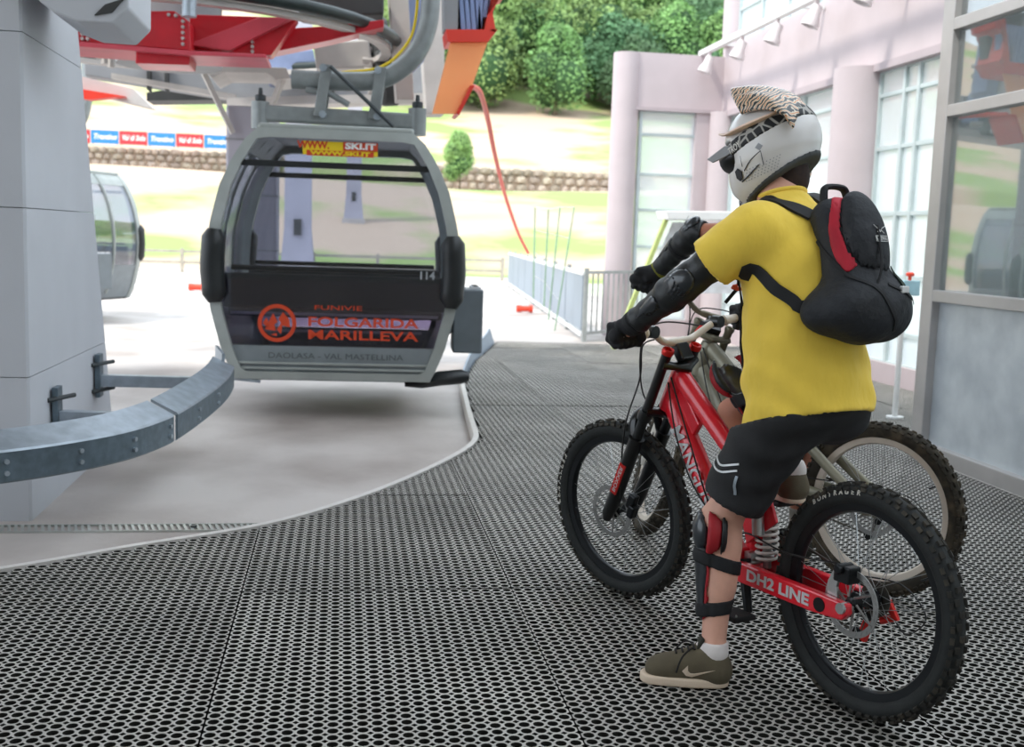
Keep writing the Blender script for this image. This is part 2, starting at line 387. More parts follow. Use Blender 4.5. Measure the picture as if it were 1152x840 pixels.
def strip(name, path, prof, mat, label):
    mb = MB(); V = []; m = len(path); k = len(prof)
    for i, p in enumerate(path):
        t = (path[min(i+1, m-1)]-path[max(i-1, 0)]).normalized(); nn = Vector((-t.y, t.x, 0)); V += [p+nn*a+Vector((0, 0, z)) for a, z in prof]
    mb.add(V, [(i*k+j, i*k+(j+1) % k, i*k+k+(j+1) % k, i*k+k+j) for i in range(m-1) for j in range(k)]+[tuple(range(k)), tuple((m-1)*k+j for j in range(k))])
    return tag(mb.obj(name, mat, smooth=True), label, kind='structure')
strip('trim_1', EDGE, [(-.006, .006), (.03, .006), (.034, .0), (.034, ZC), (.02, ZC), (.02, -.012), (-.006, -.012)], 'kerb_steel', 'pale steel kerb along the curved platform edge')
fin = []
E2 = spline(EDGE2, 8)
mb = MB(); V = []
for i, p in enumerate(E2):
    q = i/(len(E2)-1); h = .02+.15*min(1, q*1.3); nn = Vector((-.98, .2, 0)).normalized()
    V += [p+Vector((0, 0, ZC)), p+nn*.02+Vector((0, 0, ZC)), p+nn*(.02+h*.5)+Vector((0, 0, h)), p+nn*h*.5+Vector((0, 0, h))]
mb.add(V, [(i*4+j, i*4+(j+1) % 4, i*4+4+(j+1) % 4, i*4+4+j) for i in range(len(E2)-1) for j in range(4)]+[(0, 1, 2, 3), tuple(len(V)-4+j for j in range(4))])
tag(mb.obj('trim_2', 'fence_sheet', smooth=True), 'upturned pale metal flap at the far platform edge', kind='structure')

# drain grating across the lane
dr = thing('drain_grating', 'narrow slotted metal drain grating across the concrete floor by the pillar', 'drain', (0, 5.37, ZC))
for s in (-1, 1): MB().box((-2.1, s*.058, .004), (3.7, .008, .012)).obj('drain_frame', 'grate', dr)
for seg in range(4):
    mb = MB(); x0 = -3.9+seg*.92
    for i in range(30): mb.box((x0+.02+i*.03, 0, .004), (.013, .108, .01), Matrix.Rotation(.25, 3, 'Z'))
    mb.obj('grating_bars', 'grate', dr, kind='stuff')
    MB().cyl((x0+.45, 0, .008), (x0+.45, 0, .016), .016, 8).obj('drain_bolt', 'steel_dark', dr)

# ------------------------------------------------------------------ pillar with guide rail
PXR, PYF = -1.47, 5.53
pil = thing('pillar', 'tapered concrete station pillar with pale side', 'pillar', (PXR, PYF, ZC)); pil['kind'] = 'structure'
del pil['category']
def far_y(z): return 7.5-.345*(z-ZC)
zz = [ZC, .62, 1.42, 2.22, 3.02, 4.2]
for i in range(5):
    a, b = zz[i]+(.002 if i else 0), zz[i+1]-.002
    mb = MB(); P = []
    for z in (a, b): P += [(-1.5, 0, z-ZC), (-.012, 0, z-ZC), (0, .015, z-ZC), (0, far_y(z)-PYF, z-ZC), (-1.5, far_y(z)-PYF, z-ZC)]
    mb.add(P, [(0, 4, 3, 2, 1), (5, 6, 7, 8, 9)]+[(j, (j+1) % 5, 5+(j+1) % 5, 5+j) for j in range(5)]); mb.obj('pillar_block', 'pillar_paint', pil)
hd = thing('pillar_head_housing', 'pale grey chamfered housing at the top of the pillar', 'housing', W(60, 10, 5.5))
def wplate(name, poly, Y, thick, mat, parent, bevel=0, org=None):
    """outline surveyed on the plane Y, real thickness away from it"""
    org = Vector(org if org is not None else parent.location) if parent is not None else Vector()
    P = [W(x, y, Y)-org for x, y in poly]; n = len(P); mb = MB()
    mb.add(P+[p+Vector((0, thick, 0)) for p in P], [tuple(range(n)), tuple(range(n, 2*n))[::-1]]+[(i, (i+1) % n, n+(i+1) % n, n+i) for i in range(n)])
    return mb.obj(name, mat, parent, bevel=bevel)
wplate('housing_body', [(25, -40), (145, -40), (145, 9), (127, 27), (86, 24), (60, 14), (28, -12)], 5.45, .6, 'pillar_paint', hd, .01)
wplate('housing_window', [(106, 17), (118, 5), (140, -2), (126, 14)], 5.44, .02, 'girder_dark', hd)
rail = thing('guide_rail', 'curved galvanised cabin guide rail bolted to the pillar', 'guide rail', (-1.2, 5.5, 0))
RP = [(-3.2, 4.55), (-2.3, 4.62), (-1.75, 4.78), (-1.38, 4.95), (-1.08, 5.27), (-.93, 5.62), (-.86, 6.0), (-.80, 6.6), (-.775, 7.1), (-.785, 7.55)]
RS = [Vector((p.x, p.y, 0)) for p in spline([(x, y, 0) for x, y in RP], 7)]
def rail_part(name, a, b, mat, prof):
    path = RS[a:b+1]; V = []; m = len(path); k = len(prof); mb = MB()
    for i, p in enumerate(path):
        j = a+i; t = (RS[min(j+1, len(RS)-1)]-RS[max(j-1, 0)]).normalized(); nn = Vector((t.y, -t.x, 0)); fz = (j/len(RS))*.06
        V += [p+nn*u+Vector((0, 0, z+fz))-rail.location for u, z in prof]
    mb.add(V, [(i*k+j, i*k+(j+1) % k, i*k+k+(j+1) % k, i*k+k+j) for i in range(m-1) for j in range(k)]+[tuple(range(k)), tuple((m-1)*k+j for j in range(k))])
    return mb.obj(name, mat, rail, smooth=True, ang=25)
cutj = 38
for a, b in ((0, cutj), (cutj, len(RS)-1)):
    up = [(-.06, .45), (.075, .385), (.081, .375), (.065, .37), (-.06, .435)]
    rail_part('rail_top_plate', a, b-(1 if b == cutj else 0), 'galv', up)
    rail_part('rail_web', a, b-(1 if b == cutj else 0), 'galv_dark', [(.078, .378), (.078, .25), (.066, .24), (.066, .37)])
e = RS[-1]-rail.location
MB().beam(e+Vector((.01, -.02, .47)), e+Vector((-.06, .22, .50)), .02, .12).obj('rail_end_plate', 'galv', rail)
for j in (8, 14, 20, 25, 30, 36, 44, 50):
    t = (RS[j+1]-RS[j-1]).normalized(); nn = Vector((t.y, -t.x, 0)); fz = j/len(RS)*.06
    for z in (.285, .335): p = RS[j]+nn*.078+Vector((0, 0, z+fz))-rail.location; MB().cyl(p, p+nn*.012, .011, 8).obj('rail_bolt', 'galv', rail)
for y, z in ((5.95, .36), (6.95, .42)):
    br = thing('rail_bracket', '%s steel clamp bracket fixing the guide rail to the pillar' % ('nearer' if y < 6.5 else 'farther'), 'bracket', (PXR, y, z), group=None)
    MB().box((.025, 0, .03), (.03, .1, .26)).obj('bracket_plate', 'galv_dark', br, bevel=.004)
    for dz in (-.06, .1): MB().cyl((.0, -.09, dz), (.1, .05, dz+.01), .012, 8).obj('bracket_bolt', 'steel_dark', br)
    MB().beam((.04, 0, 0), (.62 if y > 6.5 else .4, -.05, .0), .07, .07).obj('bracket_arm', 'galv', br, bevel=.004)

# ------------------------------------------------------------------ hall shell: ceiling, walls, windows
tag(MB().box((-3.8, 3.0, 5.9), (10.4, 14.4, .3)).obj('ceiling', 'ceiling_paint'), 'unseen grey station roof slab above the cabin lane, cut to shape the light', kind='structure')  # roof out of view, its extent set for the light on the platform
tag(MB().box((-1.6, -3.9, 2.8), (15.2, .3, 5.9)).obj('wall_back_blocker', 'blocker_wall'), 'added grey wall out of view behind the boarding platform, blocking light', kind='structure')  # wall added behind the camera to cut the light from there
XW, YE = 5.6, 16.4
w = thing('wall_right', 'pale pink rendered wall above the tall windows', 'x'); del w['category']; w['kind'] = 'structure'
MB().box((XW+.15, 7.2, 3.78), (.3, 18.6, .96)).obj('wall_band', 'wall_pink', w)
MB().box((XW+.13, 7.2, 3.27), (.34, 18.6, .08)).obj('window_lintel', 'wall_band', w)
MB().box((XW+.15, 7.2, 5.75), (.3, 18.6, .3)).obj('wall_band', 'wall_pink', w)
MB().box((XW+.15, 7.2, .05), (.3, 18.6, .26)).obj('wall_plinth', 'wall_band', w)
for y in (16.25, 11.75, 7.0, 2.2, -1.9):
    MB().cyl((XW-.02, y, ZC), (XW-.02, y, 3.3), .30 if y < 16 else .2, 28).obj('wall_column', 'wall_pink', w, smooth=True)
    MB().cyl((XW+.1, y, 4.26), (XW+.1, y, 5.7), .2, 20).obj('wall_column', 'wall_pink', w, smooth=True)
we = thing('wall_end', 'pale pink end wall with round corner column and one tall window', 'x'); del we['category']; we['kind'] = 'structure'
MB().box((4.86, YE+.15, 3.72), (1.5, .3, .82)).obj('wall_band', 'wall_pink', we)
MB().box((4.86, YE+.13, 3.315), (1.5, .34, .05)).obj('window_lintel', 'wall_band', we)
MB().cyl((4.13, YE+.12, ZC), (4.13, YE+.12, 4.12), .2, 28).obj('wall_column', 'wall_pink', we, smooth=True)
MB().box((5.36, YE+.13, 1.6), (.3, .26, 3.4)).obj('wall_pier', 'wall_pink', we)
MB().box((4.8, YE+.15, .05), (1.3, .3, .26)).obj('wall_plinth', 'wall_band', we)
NW = [0]
def window(p0, p1, z0, z1, cols, rows, fr=.05, dep=.08, nrm=None, label='', mat='frame_pale', gm='pane_glass', double=()):
    """upright glazed wall from p0 to p1, split at the given fractions and heights"""
    NW[0] += 1; p0 = Vector((*p0, 0)); p1 = Vector((*p1, 0)); t = (p1-p0); Ln = t.length; t.normalize(); nn = Vector((-t.y, t.x, 0))
    o = thing('window_%d' % NW[0], label, 'x', (p0.x, p0.y, 0)); del o['category']; o['kind'] = 'structure'
    cs = [0]+list(cols)+[1]; rs = [z0]+list(rows)+[z1]
    for c in cs: MB().beam(t*(c*Ln)+Vector((0, 0, z0)), t*(c*Ln)+Vector((0, 0, z1)), fr*(1.9 if c in double else 1), dep, up=nn).obj('window_mullion', mat, o, bevel=.004)
    for r in rs: MB().beam(Vector((0, 0, r)), t*Ln+Vector((0, 0, r)), dep*.8, fr*.8).obj('window_transom', mat, o)
    for i in range(len(cs)-1):
        for j in range(len(rs)-1):
            a, b = cs[i]*Ln+fr*.4, cs[i+1]*Ln-fr*.4
            MB().beam(t*a+Vector((0, 0, (rs[j]+rs[j+1])/2)), t*b+Vector((0, 0, (rs[j]+rs[j+1])/2)), .008, rs[j+1]-rs[j]-fr*.5).obj('window_pane', gm, o)
    return o
RW = (.5, 1.08, 1.73, 2.42, 2.98)
window((4.37, YE+.1), (5.24, YE+.1), .18, 3.29, (), (.72, 1.28, 1.83, 2.36, 2.95), label='tall narrow five-pane window in the end wall')
window((XW+.08, 16.05), (XW+.08, 12.05), .18, 3.23, (.2, .25, .6, .65), RW, label='tall gridded window bay nearest the end wall')
window((XW+.08, 11.45), (XW+.08, 7.3), .18, 3.23, (.13, .2, .53, .6), RW, label='tall gridded window bay beside the backpack, between wall columns')
window((XW+.08, 6.7), (XW+.08, 2.5), .18, 3.23, (.3, .65), RW, label='tall gridded window bay seen through the glass booth')
window((XW+.08, 1.9), (XW+.08, -1.6), .18, 3.23, (.33, .66), RW, label='unseen gridded window bay nearest the camera, added to let light in')  # bay out of view, continued this far for the light it admits
window((XW+.1, 16.05), (XW+.1, 11.95), 4.26, 5.6, (.22, .45, .68, .9), (4.75,), label='upper clerestory window row above the spotlight rail')
window((XW+.1, 11.55), (XW+.1, 7.2), 4.26, 5.6, (.25, .5, .75), (4.75,), label='upper clerestory window row above the booth')
aw = MB().box((XW+.6, 9.5, 3.16), (.5, 13, .1)).obj('awning', 'hose_red'); tag(aw, 'red awning edge outside along the tops of the tall windows', 'awning')
# booth of aluminium and glass
XB, YB = 3.85, 6.83
bo = thing('booth_partition', 'aluminium framed glass booth wall with metal lower panels at right', 'partition', (XB, YB, 0))
for y, wd in ((0, .14), (-1.75, .07), (-3.4, .07), (-5.0, .1)):
    MB().box((0, y-.0, 1.7), (.1, wd, 3.5)).obj('booth_post', 'alu', bo, bevel=.006)
for z, h in ((.05, .1), (1.07, .075), (2.25, .075), (2.79, .075), (3.42, .08)):
    MB().box((-.005, -2.5, z), (.085, 5.0, h)).obj('booth_rail', 'alu', bo, bevel=.005)
for y0, y1 in ((-.06, -1.72), (-1.78, -3.37), (-3.43, -4.96)):
    c, d = (y0+y1)/2, abs(y0-y1)
    MB().box((.02, c, .56), (.03, d, .96)).obj('booth_panel', 'alu_panel', bo)
    for z0, z1 in ((1.105, 2.215), (2.285, 2.755), (2.825, 3.38)): MB().box((.0, c, (z0+z1)/2), (.01, d, z1-z0)).obj('booth_pane', 'booth_glass', bo)
MB().box((.87, -.0, .56), (1.68, .04, .96)).obj('booth_panel', 'alu_panel', bo)
for z in (1.07, 3.42): MB().box((.87, 0, z), (1.68, .07, .08)).obj('booth_rail', 'alu', bo)
MB().box((.87, 0, 2.25), (1.68, .01, 2.25)).obj('booth_pane', 'booth_glass', bo)
# spotlight rail
lr = thing('lamp_rail', 'pale metal lamp rail running along the pink wall', 'rail', (XW-.34, 12, 4.17))
MB().box((0, .2, 0), (.09, 8.6, .075)).obj('rail_channel', 'white_paint', lr, bevel=.006)
for y in (-3.4, -1.2, .9, 3.6): MB().box((.18, y, .0), (.3, .04, .04)).obj('rail_arm', 'white_paint', lr)
lamps = [(16.1, 'farthest spotlight on the rail, by the end wall corner'), (14.75, 'second spotlight from the end wall on the lamp rail'), (13.5, 'third spotlight from the end wall on the lamp rail'), (12.35, 'fourth spotlight from the end wall, above the round column'), (11.05, 'fifth spotlight from the end wall on the lamp rail'), (9.75, 'nearest spotlight, at the top edge near the booth')]
for y, lb in lamps:
    t = thing('spotlight', 'pale '+lb, 'spotlight', (XW-.34, y, 4.14), group='spotlights on the wall rail')
    MB().box((0, 0, -.04), (.04, .05, .1)).obj('lamp_bracket', 'lamp_white', t)
    ax = Vector((-.35, .12, -1)).normalized(); o = Vector((.02, 0, -.07))
    MB().lathe([(0, 0), (.055, 0), (.065, .02), (.068, .11), (.10, .19), (.105, .24), (.09, .24), (.06, .16), (0, .15)], o, ax, 18).obj('lamp_housing', 'lamp_white', t, smooth=True)
    MB().lathe([(0, .165), (.085, .2), (0, .205)], o, ax, 16).obj('lamp_lens', 'frame_pale', t, smooth=True)
# push-button post
pb = thing('button_post', 'slim white post with pale blue box and red button by the windows', 'post', (4.46, 8.37, 0))
MB().cyl((0, 0, 0), (.0, 0, 1.02), .022, 14).obj('post_tube', 'white_paint', pb, smooth=True)
MB().cyl((0, 0, 0), (0, 0, .015), .07, 16).obj('post_foot', 'white_paint', pb, smooth=True)
MB().box((.03, -.02, 1.06), (.14, .09, .12)).obj('control_box', M('box_blue', '9fc3cf', .5), pb, bevel=.006)
MB().lathe([(.014, 0), (.014, .03), (.032, .035), (.034, .055), (.02, .065), (0, .066)], (.03, -.02, 1.12), (0, 0, 1), 14).obj('push_button', 'hose_red', pb, smooth=True)
# white display stand by the end wall
ds = thing('display_stand', 'white display board with slanted green legs in front of the end window', 'display', W(770, 330, 13.6)*1)
ds.location.z = 0
for x, lx in ((752, 690), (812, 866)):
    a = W(x, 240, 13.6)-ds.location; b = W(lx, 390, 13.6)-ds.location; b.z = 0; MB().beam(a, b, .07, .05).obj('stand_leg', M('leg_green', 'b9c67a', .6), ds)
wplate('stand_shelf', [(750, 237), (830, 238), (830, 248), (752, 247)], 13.4, .5, 'white_paint', ds, .01)
wplate('stand_board', [(757, 250), (826, 250), (840, 330), (722, 330)], 13.62, .03, M('board_pale', 'dcdcdf', .5), ds)
# ------------------------------------------------------------------ cable cars
for nm, c in dict(cab_grey='a2a7a3', cab_dark='1d2021', seat_dark='23262a', inner_white='d8d8da', cab_panel='80878a', rack_grey='6f777c', decal_dark='4b5152', num_grey='aeb3b8').items(): M(nm, c, .42, .15 if 'cab_g' in nm else 0, var=.06)
HW = [(0, .74), (.12, .80), (.25, .85), (.55, .93), (.85, .955), (1.15, .935), (1.45, .86), (1.66, .765), (1.81, .665), (1.89, .575)]
def hw(z):
    for (a, x), (b, y) in zip(HW, HW[1:]):
        if a <= z <= b: return x+(y-x)*(z-a)/(b-a)
    return HW[-1][1]
def outline(z0=0, z1=1.89, inset=0., n=22):
    zs = [z0+(z1-z0)*i/n for i in range(n+1)]
    return [(hw(z)-inset, z) for z in zs]+[(-hw(z)+inset, z) for z in reversed(zs)]
CD = 1.75
def make_cabin(label, number=True):
    t = thing('cable_car', label, 'cable car')
    for y, nm in ((0, 'front_frame'), (CD, 'rear_frame')):
        o_ = outline(); i_ = [(x*.895, .03+z*.965) for x, z in o_]; n = len(o_); mb = MB(); d = .09
        i_ = [(math.copysign(max(abs(x)-.085, .01), x), min(max(z, .06), 1.82)) for x, z in o_]
        V = [(x, y-d/2, z) for x, z in o_]+[(x, y-d/2-.012, z) for x, z in i_]+[(x, y+d/2, z) for x, z in o_]+[(x, y+d/2, z) for x, z in i_]
        mb.add(V, [f for i in range(n) for f in ((i, (i+1) % n, n+(i+1) % n, n+i), (2*n+i, 3*n+i, 3*n+(i+1) % n, 2*n+(i+1) % n), (i, 2*n+i, 2*n+(i+1) % n, (i+1) % n), (n+i, n+(i+1) % n, 3*n+(i+1) % n, 3*n+i))])
        mb.obj(nm, 'cab_grey', t, smooth=True, bevel=.0, ang=30)
    for s in (-1, 1):                       # side walls: lower panel, glass, roof edge
        for z0, z1, nm, mt, th in ((.02, .52, 'side_panel', 'cab_panel', .03), (.52, 1.72, 'side_window', 'cabin_glass', .008), (1.72, 1.89, 'roof_edge', 'cab_grey', .03)):
            mb = MB(); V = []; k = 8
            for i in range(k+1):
                z = z0+(z1-z0)*i/k; V += [(s*(hw(z)-.012), .04, z), (s*(hw(z)-.012), CD-.04, z), (s*(hw(z)-.012-th), CD-.04, z), (s*(hw(z)-.012-th), .04, z)]
            mb.add(V, [(i*4+j, i*4+(j+1) % 4, i*4+4+(j+1) % 4, i*4+4+j) for i in range(k) for j in range(4)]+[(0, 1, 2, 3), tuple(k*4+j for j in range(4))]); mb.obj(nm, mt, t, smooth=True)
        for yy in (.62, 1.12):
            mb = MB(); mb.tube([(s*(hw(z)-.01), yy, z) for z in np.linspace(.1, 1.86, 16)], .022, 8); mb.obj('door_post', 'cab_grey', t, smooth=True)
    MB().box((0, CD/2, 1.90), (1.16, CD+.05, .05)).obj('roof', 'cab_grey', t, bevel=.02)
    MB().box((0, CD/2, .02), (1.44, CD, .06)).obj('cabin_floor', 'cab_dark', t)
    for y, sg in ((0, -1), (CD, 1)):        # glazing, lower ribbed panel
        def pl(nm, z0, z1, mt, th=.01, off=.0, ins=.08):
            mb = MB(); k = 14; V = []
            for i in range(k+1):
                z = z0+(z1-z0)*i/k; x = hw(z)-ins; V += [(-x, y+sg*off, z), (x, y+sg*off, z), (x, y+sg*(off-th), z), (-x, y+sg*(off-th), z)]
            mb.add(V, [(i*4+j, i*4+(j+1) % 4, i*4+4+(j+1) % 4, i*4+4+j) for i in range(k) for j in range(4)]+[(0, 1, 2, 3), tuple(k*4+j for j in range(4))]); return mb.obj(nm, mt, t)
        pl('top_window', 1.65, 1.83, 'cabin_glass'); pl('window_bar', 1.605, 1.65, 'cab_dark', .03, .02, .05)
        pl('main_window', .76, 1.61, 'cabin_glass'); pl('lower_window', .26, .76, 'cabin_glass_low')
        bp = pl('bottom_panel', .02, .255, 'cab_panel', .03, .02)
        for z in (.045, .085, .125): MB().box((0, y+sg*.03, z), (1.42+z*.7, .022, .018)).obj('panel_rib', 'cab_grey', bp, bevel=.004)
        for s in (-1, 1):                   # end bumpers
            mb = MB(); pts = [Vector((s*(hw(z)-.045), y+sg*.055, z)) for z in np.linspace(.58, 1.13, 10)]
            mb.tube(pts, [.05]+[.09]*8+[.05], 12, ref=(1, 0, 0)); mb.obj('corner_bumper', 'cab_dark', t, smooth=True)
    for y, sg in ((.16, -1), (CD-.16, 1)):  # benches inside
        MB().box((0, y, .665), (1.72, .05, .27)).obj('bench_back', 'seat_dark', t, bevel=.02)
        MB().box((0, y+(-sg)*.2, .50), (1.66, .4, .07)).obj('bench_seat', 'seat_dark', t, bevel=.02)
        MB().cyl((-.8, y, .84), (.8, y, .84), .02, 10).obj('bench_rail', 'cab_dark', t, smooth=True)
        MB().box((0, y, .49), (1.6, .03, .022)).obj('bench_trim', 'inner_white', t)
        MB().box((.05, y, .36), (1.25, .03, .02)).obj('bench_trim', 'inner_white', t)
    # lettering on the near end
    F = lambda nm, s, sz, x, z, mt, w_=None, y=-.026, **k: text(nm, s, sz, (x, y, z), (1, 0, 0), (0, 0, 1), mt, t, width=w_, **k)
    F('name_lettering', 'DAOLASA - VAL MASTELLINA', .062, .02, .185, 'decal_dark', 1.02, y=-.055)
    F('name_lettering', 'FUNIVIE', .05, .03, .555, 'red_print', .36, y=-.014)
    F('name_lettering', 'FOLGARIDA', .10, .22, .445, 'red_print', .84, y=-.014, bold=.002)
    F('name_lettering', 'MARILLEVA', .10, .22, .345, 'red_print', .84, y=-.014, bold=.002)
    F('web_lettering', 'WWW.', .075, -.17, 1.775, 'red_print', .24, y=-.014, bold=.003)
    st = MB().box((0, -.012, 1.755), (.56, .003, .10)).obj('sticker', 'yellow_print', t); st.location.x = .03
    MB().box((.18, -.016, 1.775), (.26, .003, .065)).obj('sticker', 'red_print', t); MB().box((.03, -.016, 1.718), (.50, .003, .04)).obj('sticker', 'red_print', t)
    F('web_lettering', 'SKI.IT', .062, .18, 1.775, 'white_print', .23, y=-.02, bold=.003)
    F('web_lettering', 'WWW.SKI.IT', .04, .03, 1.718, 'yellow_print', .45, y=-.02, bold=.002)
    if number: F('number_lettering', '114', .085, .70, .82, 'num_grey', y=-.014, bold=.002)
    em = MB(); c = Vector((-.43, -.016, .43))   # round red emblem: ring with a mountain mark
    em.lathe([(.115, 0), (.145, 0), (.145, .004), (.115, .004)], c, (0, 1, 0), 28, closed=True)
    for poly in ([(-.09, -.05), (-.03, .075), (.005, .01), (-.02, -.01), (-.01, -.06)], [(.01, .03), (.045, .085), (.09, .03), (.1, -.03), (.04, -.02), (.03, -.085), (.0, -.05), (.03, .0)], [(-.105, .0), (-.08, .04), (-.06, .0), (-.07, -.04)], [(-.05, -.09), (.0, -.075), (.0, -.1)]):
        em.prism([(-a, b) for a, b in poly], c, (-1, 0, 0), (0, 0, 1), .004)
    em.obj('emblem', 'red_print', t)
    # ski rack on the right side
    mb = MB(); mb.box((1.05, .55, .45), (.24, .38, .52)); r_ = mb.obj('ski_rack', 'rack_grey', t, bevel=.015)
    for i in range(2):
        for j in range(3): MB().box((.99+i*.12, .43+j*.12, .718), (.075, .09, .02)).obj('rack_cell', 'inner_white', r_, bevel=.004); MB().box((.99+i*.12, .43+j*.12, .725), (.045, .055, .02)).obj('rack_hole', 'cab_dark', r_)
    MB().tube([(.84, .55, .35), (.90, .55, .33), (.93, .55, .36), (.93, .55, .62)], .016, 8).obj('rack_tube', 'galv', r_, smooth=True)
    mb = MB(); mb.tube([(.55, .2, -.05), (.68, .2, -.04), (.82, .2, .0), (1.0, .2, .02), (1.06, .2, .02)], [.03, .06, .085, .085, .05], 12, flat=.7); mb.obj('door_step', 'cab_dark', t, smooth=True)
    MB().tube([(-.55, -.03, -.02), (-.78, -.03, .0), (-.82, -.02, .07), (-.72, -.02, .05)], .012, 8).obj('latch_bar', 'galv', t, smooth=True)
    # hanger
    yc = .85
    MB().beam((-.66, yc, 2.08), (.60, yc, 2.06), .12, .13).obj('roof_beam', 'steel_grey', t, bevel=.02)
    for s in (-1, 1):
        x = s*.64-.03
        MB().cyl((x, yc, 1.95), (x, yc, 2.17), .075, 16).obj('damper', 'steel_grey', t, smooth=True)
        MB().lathe([(.02, .22), (.045, .23), (.045, .27), (.02, .28), (.015, .33), (0, .33)], (x, yc, 1.95), (0, 0, 1), 12).obj('damper_bolt', 'steel_dark', t, smooth=True)
    arm = [(-.42, yc, 2.36), (-.1, yc, 2.36), (.24, yc, 2.38), (.42, yc, 2.45), (.58, yc, 2.60), (.67, yc, 2.80), (.70, yc, 3.05), (.70, yc, 3.6)]
    MB().tube(spline(arm, 6), .078, 14).obj('hanger_arm', 'steel_grey', t, smooth=True)
    MB().tube(spline([(-.02, yc+.05, 2.44), (.3, yc+.06, 2.50), (.5, yc+.06, 2.68), (.58, yc+.05, 2.9), (.6, yc+.05, 3.4)], 6), .012, 6).obj('hanger_cable', 'yellow_print', t, smooth=True)
    for x in (-.16, .28):
        mb = MB()
        for dy in (-.09, .09): mb.beam((x-.03, yc+dy, 2.06), (x+.03, yc+dy, 2.48), .09, .02, up=(0, 1, 0))
        mb.obj('hanger_plate', 'steel_grey', t, bevel=.006)
        for z in (2.08, 2.45): MB().cyl((x, yc-.12, z), (x, yc+.12, z), .03, 10).obj('hanger_bolt', 'galv', t, smooth=True)
    MB().cyl((-.1, yc-.14, 2.46), (.42, yc-.14, 2.0), .016, 8).obj('hanger_stay', 'steel_dark', t, smooth=True)
    MB().tube([(-.3, yc-.05, 2.28), (-.1, yc-.05, 2.25), (.05, yc-.05, 2.17)], .025, 8).obj('hanger_bar', 'steel_grey', t, smooth=True)
    return t
cab = make_cabin('grey glass cable car cabin number 114 with red lettering', True)
cab.location = (-.06, 8.62, .22); cab.rotation_euler = (0, 0, math.radians(-3))
cab2 = copy_tree(cab); tag(cab2, 'distant cable car cabin half hidden behind the concrete pillar', 'cable car'); cab2.location = (-4.7, 16.8, .22); cab2.rotation_euler = (0, 0, math.radians(-24))
for g in ('cable cars in the station',): cab['group'] = g; cab2['group'] = g

# ------------------------------------------------------------------ overhead drive machinery
bw = thing('bullwheel', 'red steel bullwheel frame under the station roof', 'machinery', (-1.7, 11.5, 2.9))
for nm, poly, Y, th, mt in (('wheel_girder', [(60, 14), (196, 12), (213, 24), (215, 57), (60, 44)], 9.7, .3, 'red_steel'), ('wheel_girder', [(213, 16), (335, 20), (305, 62), (214, 60)], 10.0, .25, 'red_steel'), ('wheel_brace', [(210, 50), (292, 19), (332, 19), (258, 57)], 9.9, .1, 'red_lit'), ('wheel_arm', [(285, 34), (372, 29), (432, 22), (432, 30), (372, 45), (290, 62)], 10.3, .3, 'red_steel'), ('wheel_flange', [(60, 44), (215, 57), (300, 61), (300, 65), (215, 62), (60, 50)], 9.5, .6, 'red_lit'), ('wheel_plate', [(153, 57), (214, 60), (213, 73), (152, 71)], 9.6, .4, 'red_steel')):
    wplate(nm, poly, Y, th, mt, bw, .008)
for x, y0, y1, Y, k in ((206, 18, 50, 9.69, 6), (99, 28, 44, 9.69, 4), (93, 28, 44, 9.69, 4), (284, 42, 58, 9.98, 4), (292, 42, 58, 10.28, 4), (190, 17, 17, 9.69, 1), (198, 18, 18, 9.69, 1)):
    for i in range(k):
        p = W(x, y0+(y1-y0)*i/max(1, k-1), Y)-bw.location; MB().cyl(p+Vector((0, .03, 0)), p-Vector((0, .03, 0)), .014, 8).obj('girder_bolt', 'bolt', bw)
MB().tube([Vector((2.2*math.cos(a), 2.2*math.sin(a), .32)) for a in np.linspace(0, 2*PI, 49)[:-1]], .055, 12, closed=True).obj('wheel_rim', 'dark_pipe', bw, smooth=True)
MB().lathe([(2.05, .22), (2.15, .22), (2.15, .27), (2.05, .27)], (0, 0, 0), (0, 0, 1), 48, closed=True).obj('wheel_liner', 'girder_pale', bw, smooth=True)
MB().cyl((0, 0, .0), (0, 0, 1.6), .5, 24).obj('wheel_hub', 'girder', bw, smooth=True)
p = W(213, 10, 9.2)-bw.location; MB().cyl(p+Vector((0, 0, -.06)), p+Vector((0, 0, .6)), .055, 14).obj('rim_hanger', 'galv', bw, smooth=True)
sg = thing('station_girder', 'grey steel girder deck of the lift station roof', 'girder', (0, 14, 3.2))
wplate('girder_web', [(95, 66), (500, 66), (500, 104), (270, 112), (95, 84)], 14.0, .4, 'girder', sg, .01)
for x in (165, 185, 345, 372, 398): wplate('girder_stiffener', [(x, 66), (x+4, 66), (x+4, 104), (x, 100)], 13.9, .12, 'girder_dark', sg)
wplate('girder_pipe', [(125, 82), (265, 106), (265, 112), (125, 88)], 13.7, .12, 'girder_pale', sg)
wplate('girder_flange', [(255, 110), (500, 104), (500, 112), (255, 120)], 13.6, .5, 'girder_pale', sg)
wplate('girder_box', [(165, 104), (225, 96), (262, 104), (262, 112), (165, 113)], 14.6, .5, 'girder_dark', sg)
wplate('girder_box', [(300, 60), (352, 55), (360, 95), (300, 92)], 13.35, .5, 'girder_blue', sg, .02)
wplate('girder_box', [(352, 48), (415, 44), (420, 76), (356, 78)], 12.0, .6, 'girder_pale', sg, .02)
wplate('girder_box', [(330, -20), (432, -20), (432, 16), (395, 18), (335, 8)], 10.8, .8, 'girder_dark', sg, .02)
wplate('girder_box', [(90, -40), (340, -40), (340, -4), (90, -8)], 11.5, .8, 'girder_pale', sg, .02)
wplate('walkway_beam', [(436, -30), (458, -30), (466, 112), (446, 112)], 11.2, .35, 'girder_pale', sg, .01)
wplate('walkway_beam', [(470, -30), (500, -30), (500, 128), (480, 128)], 12.5, .4, 'girder_pale', sg, .01)
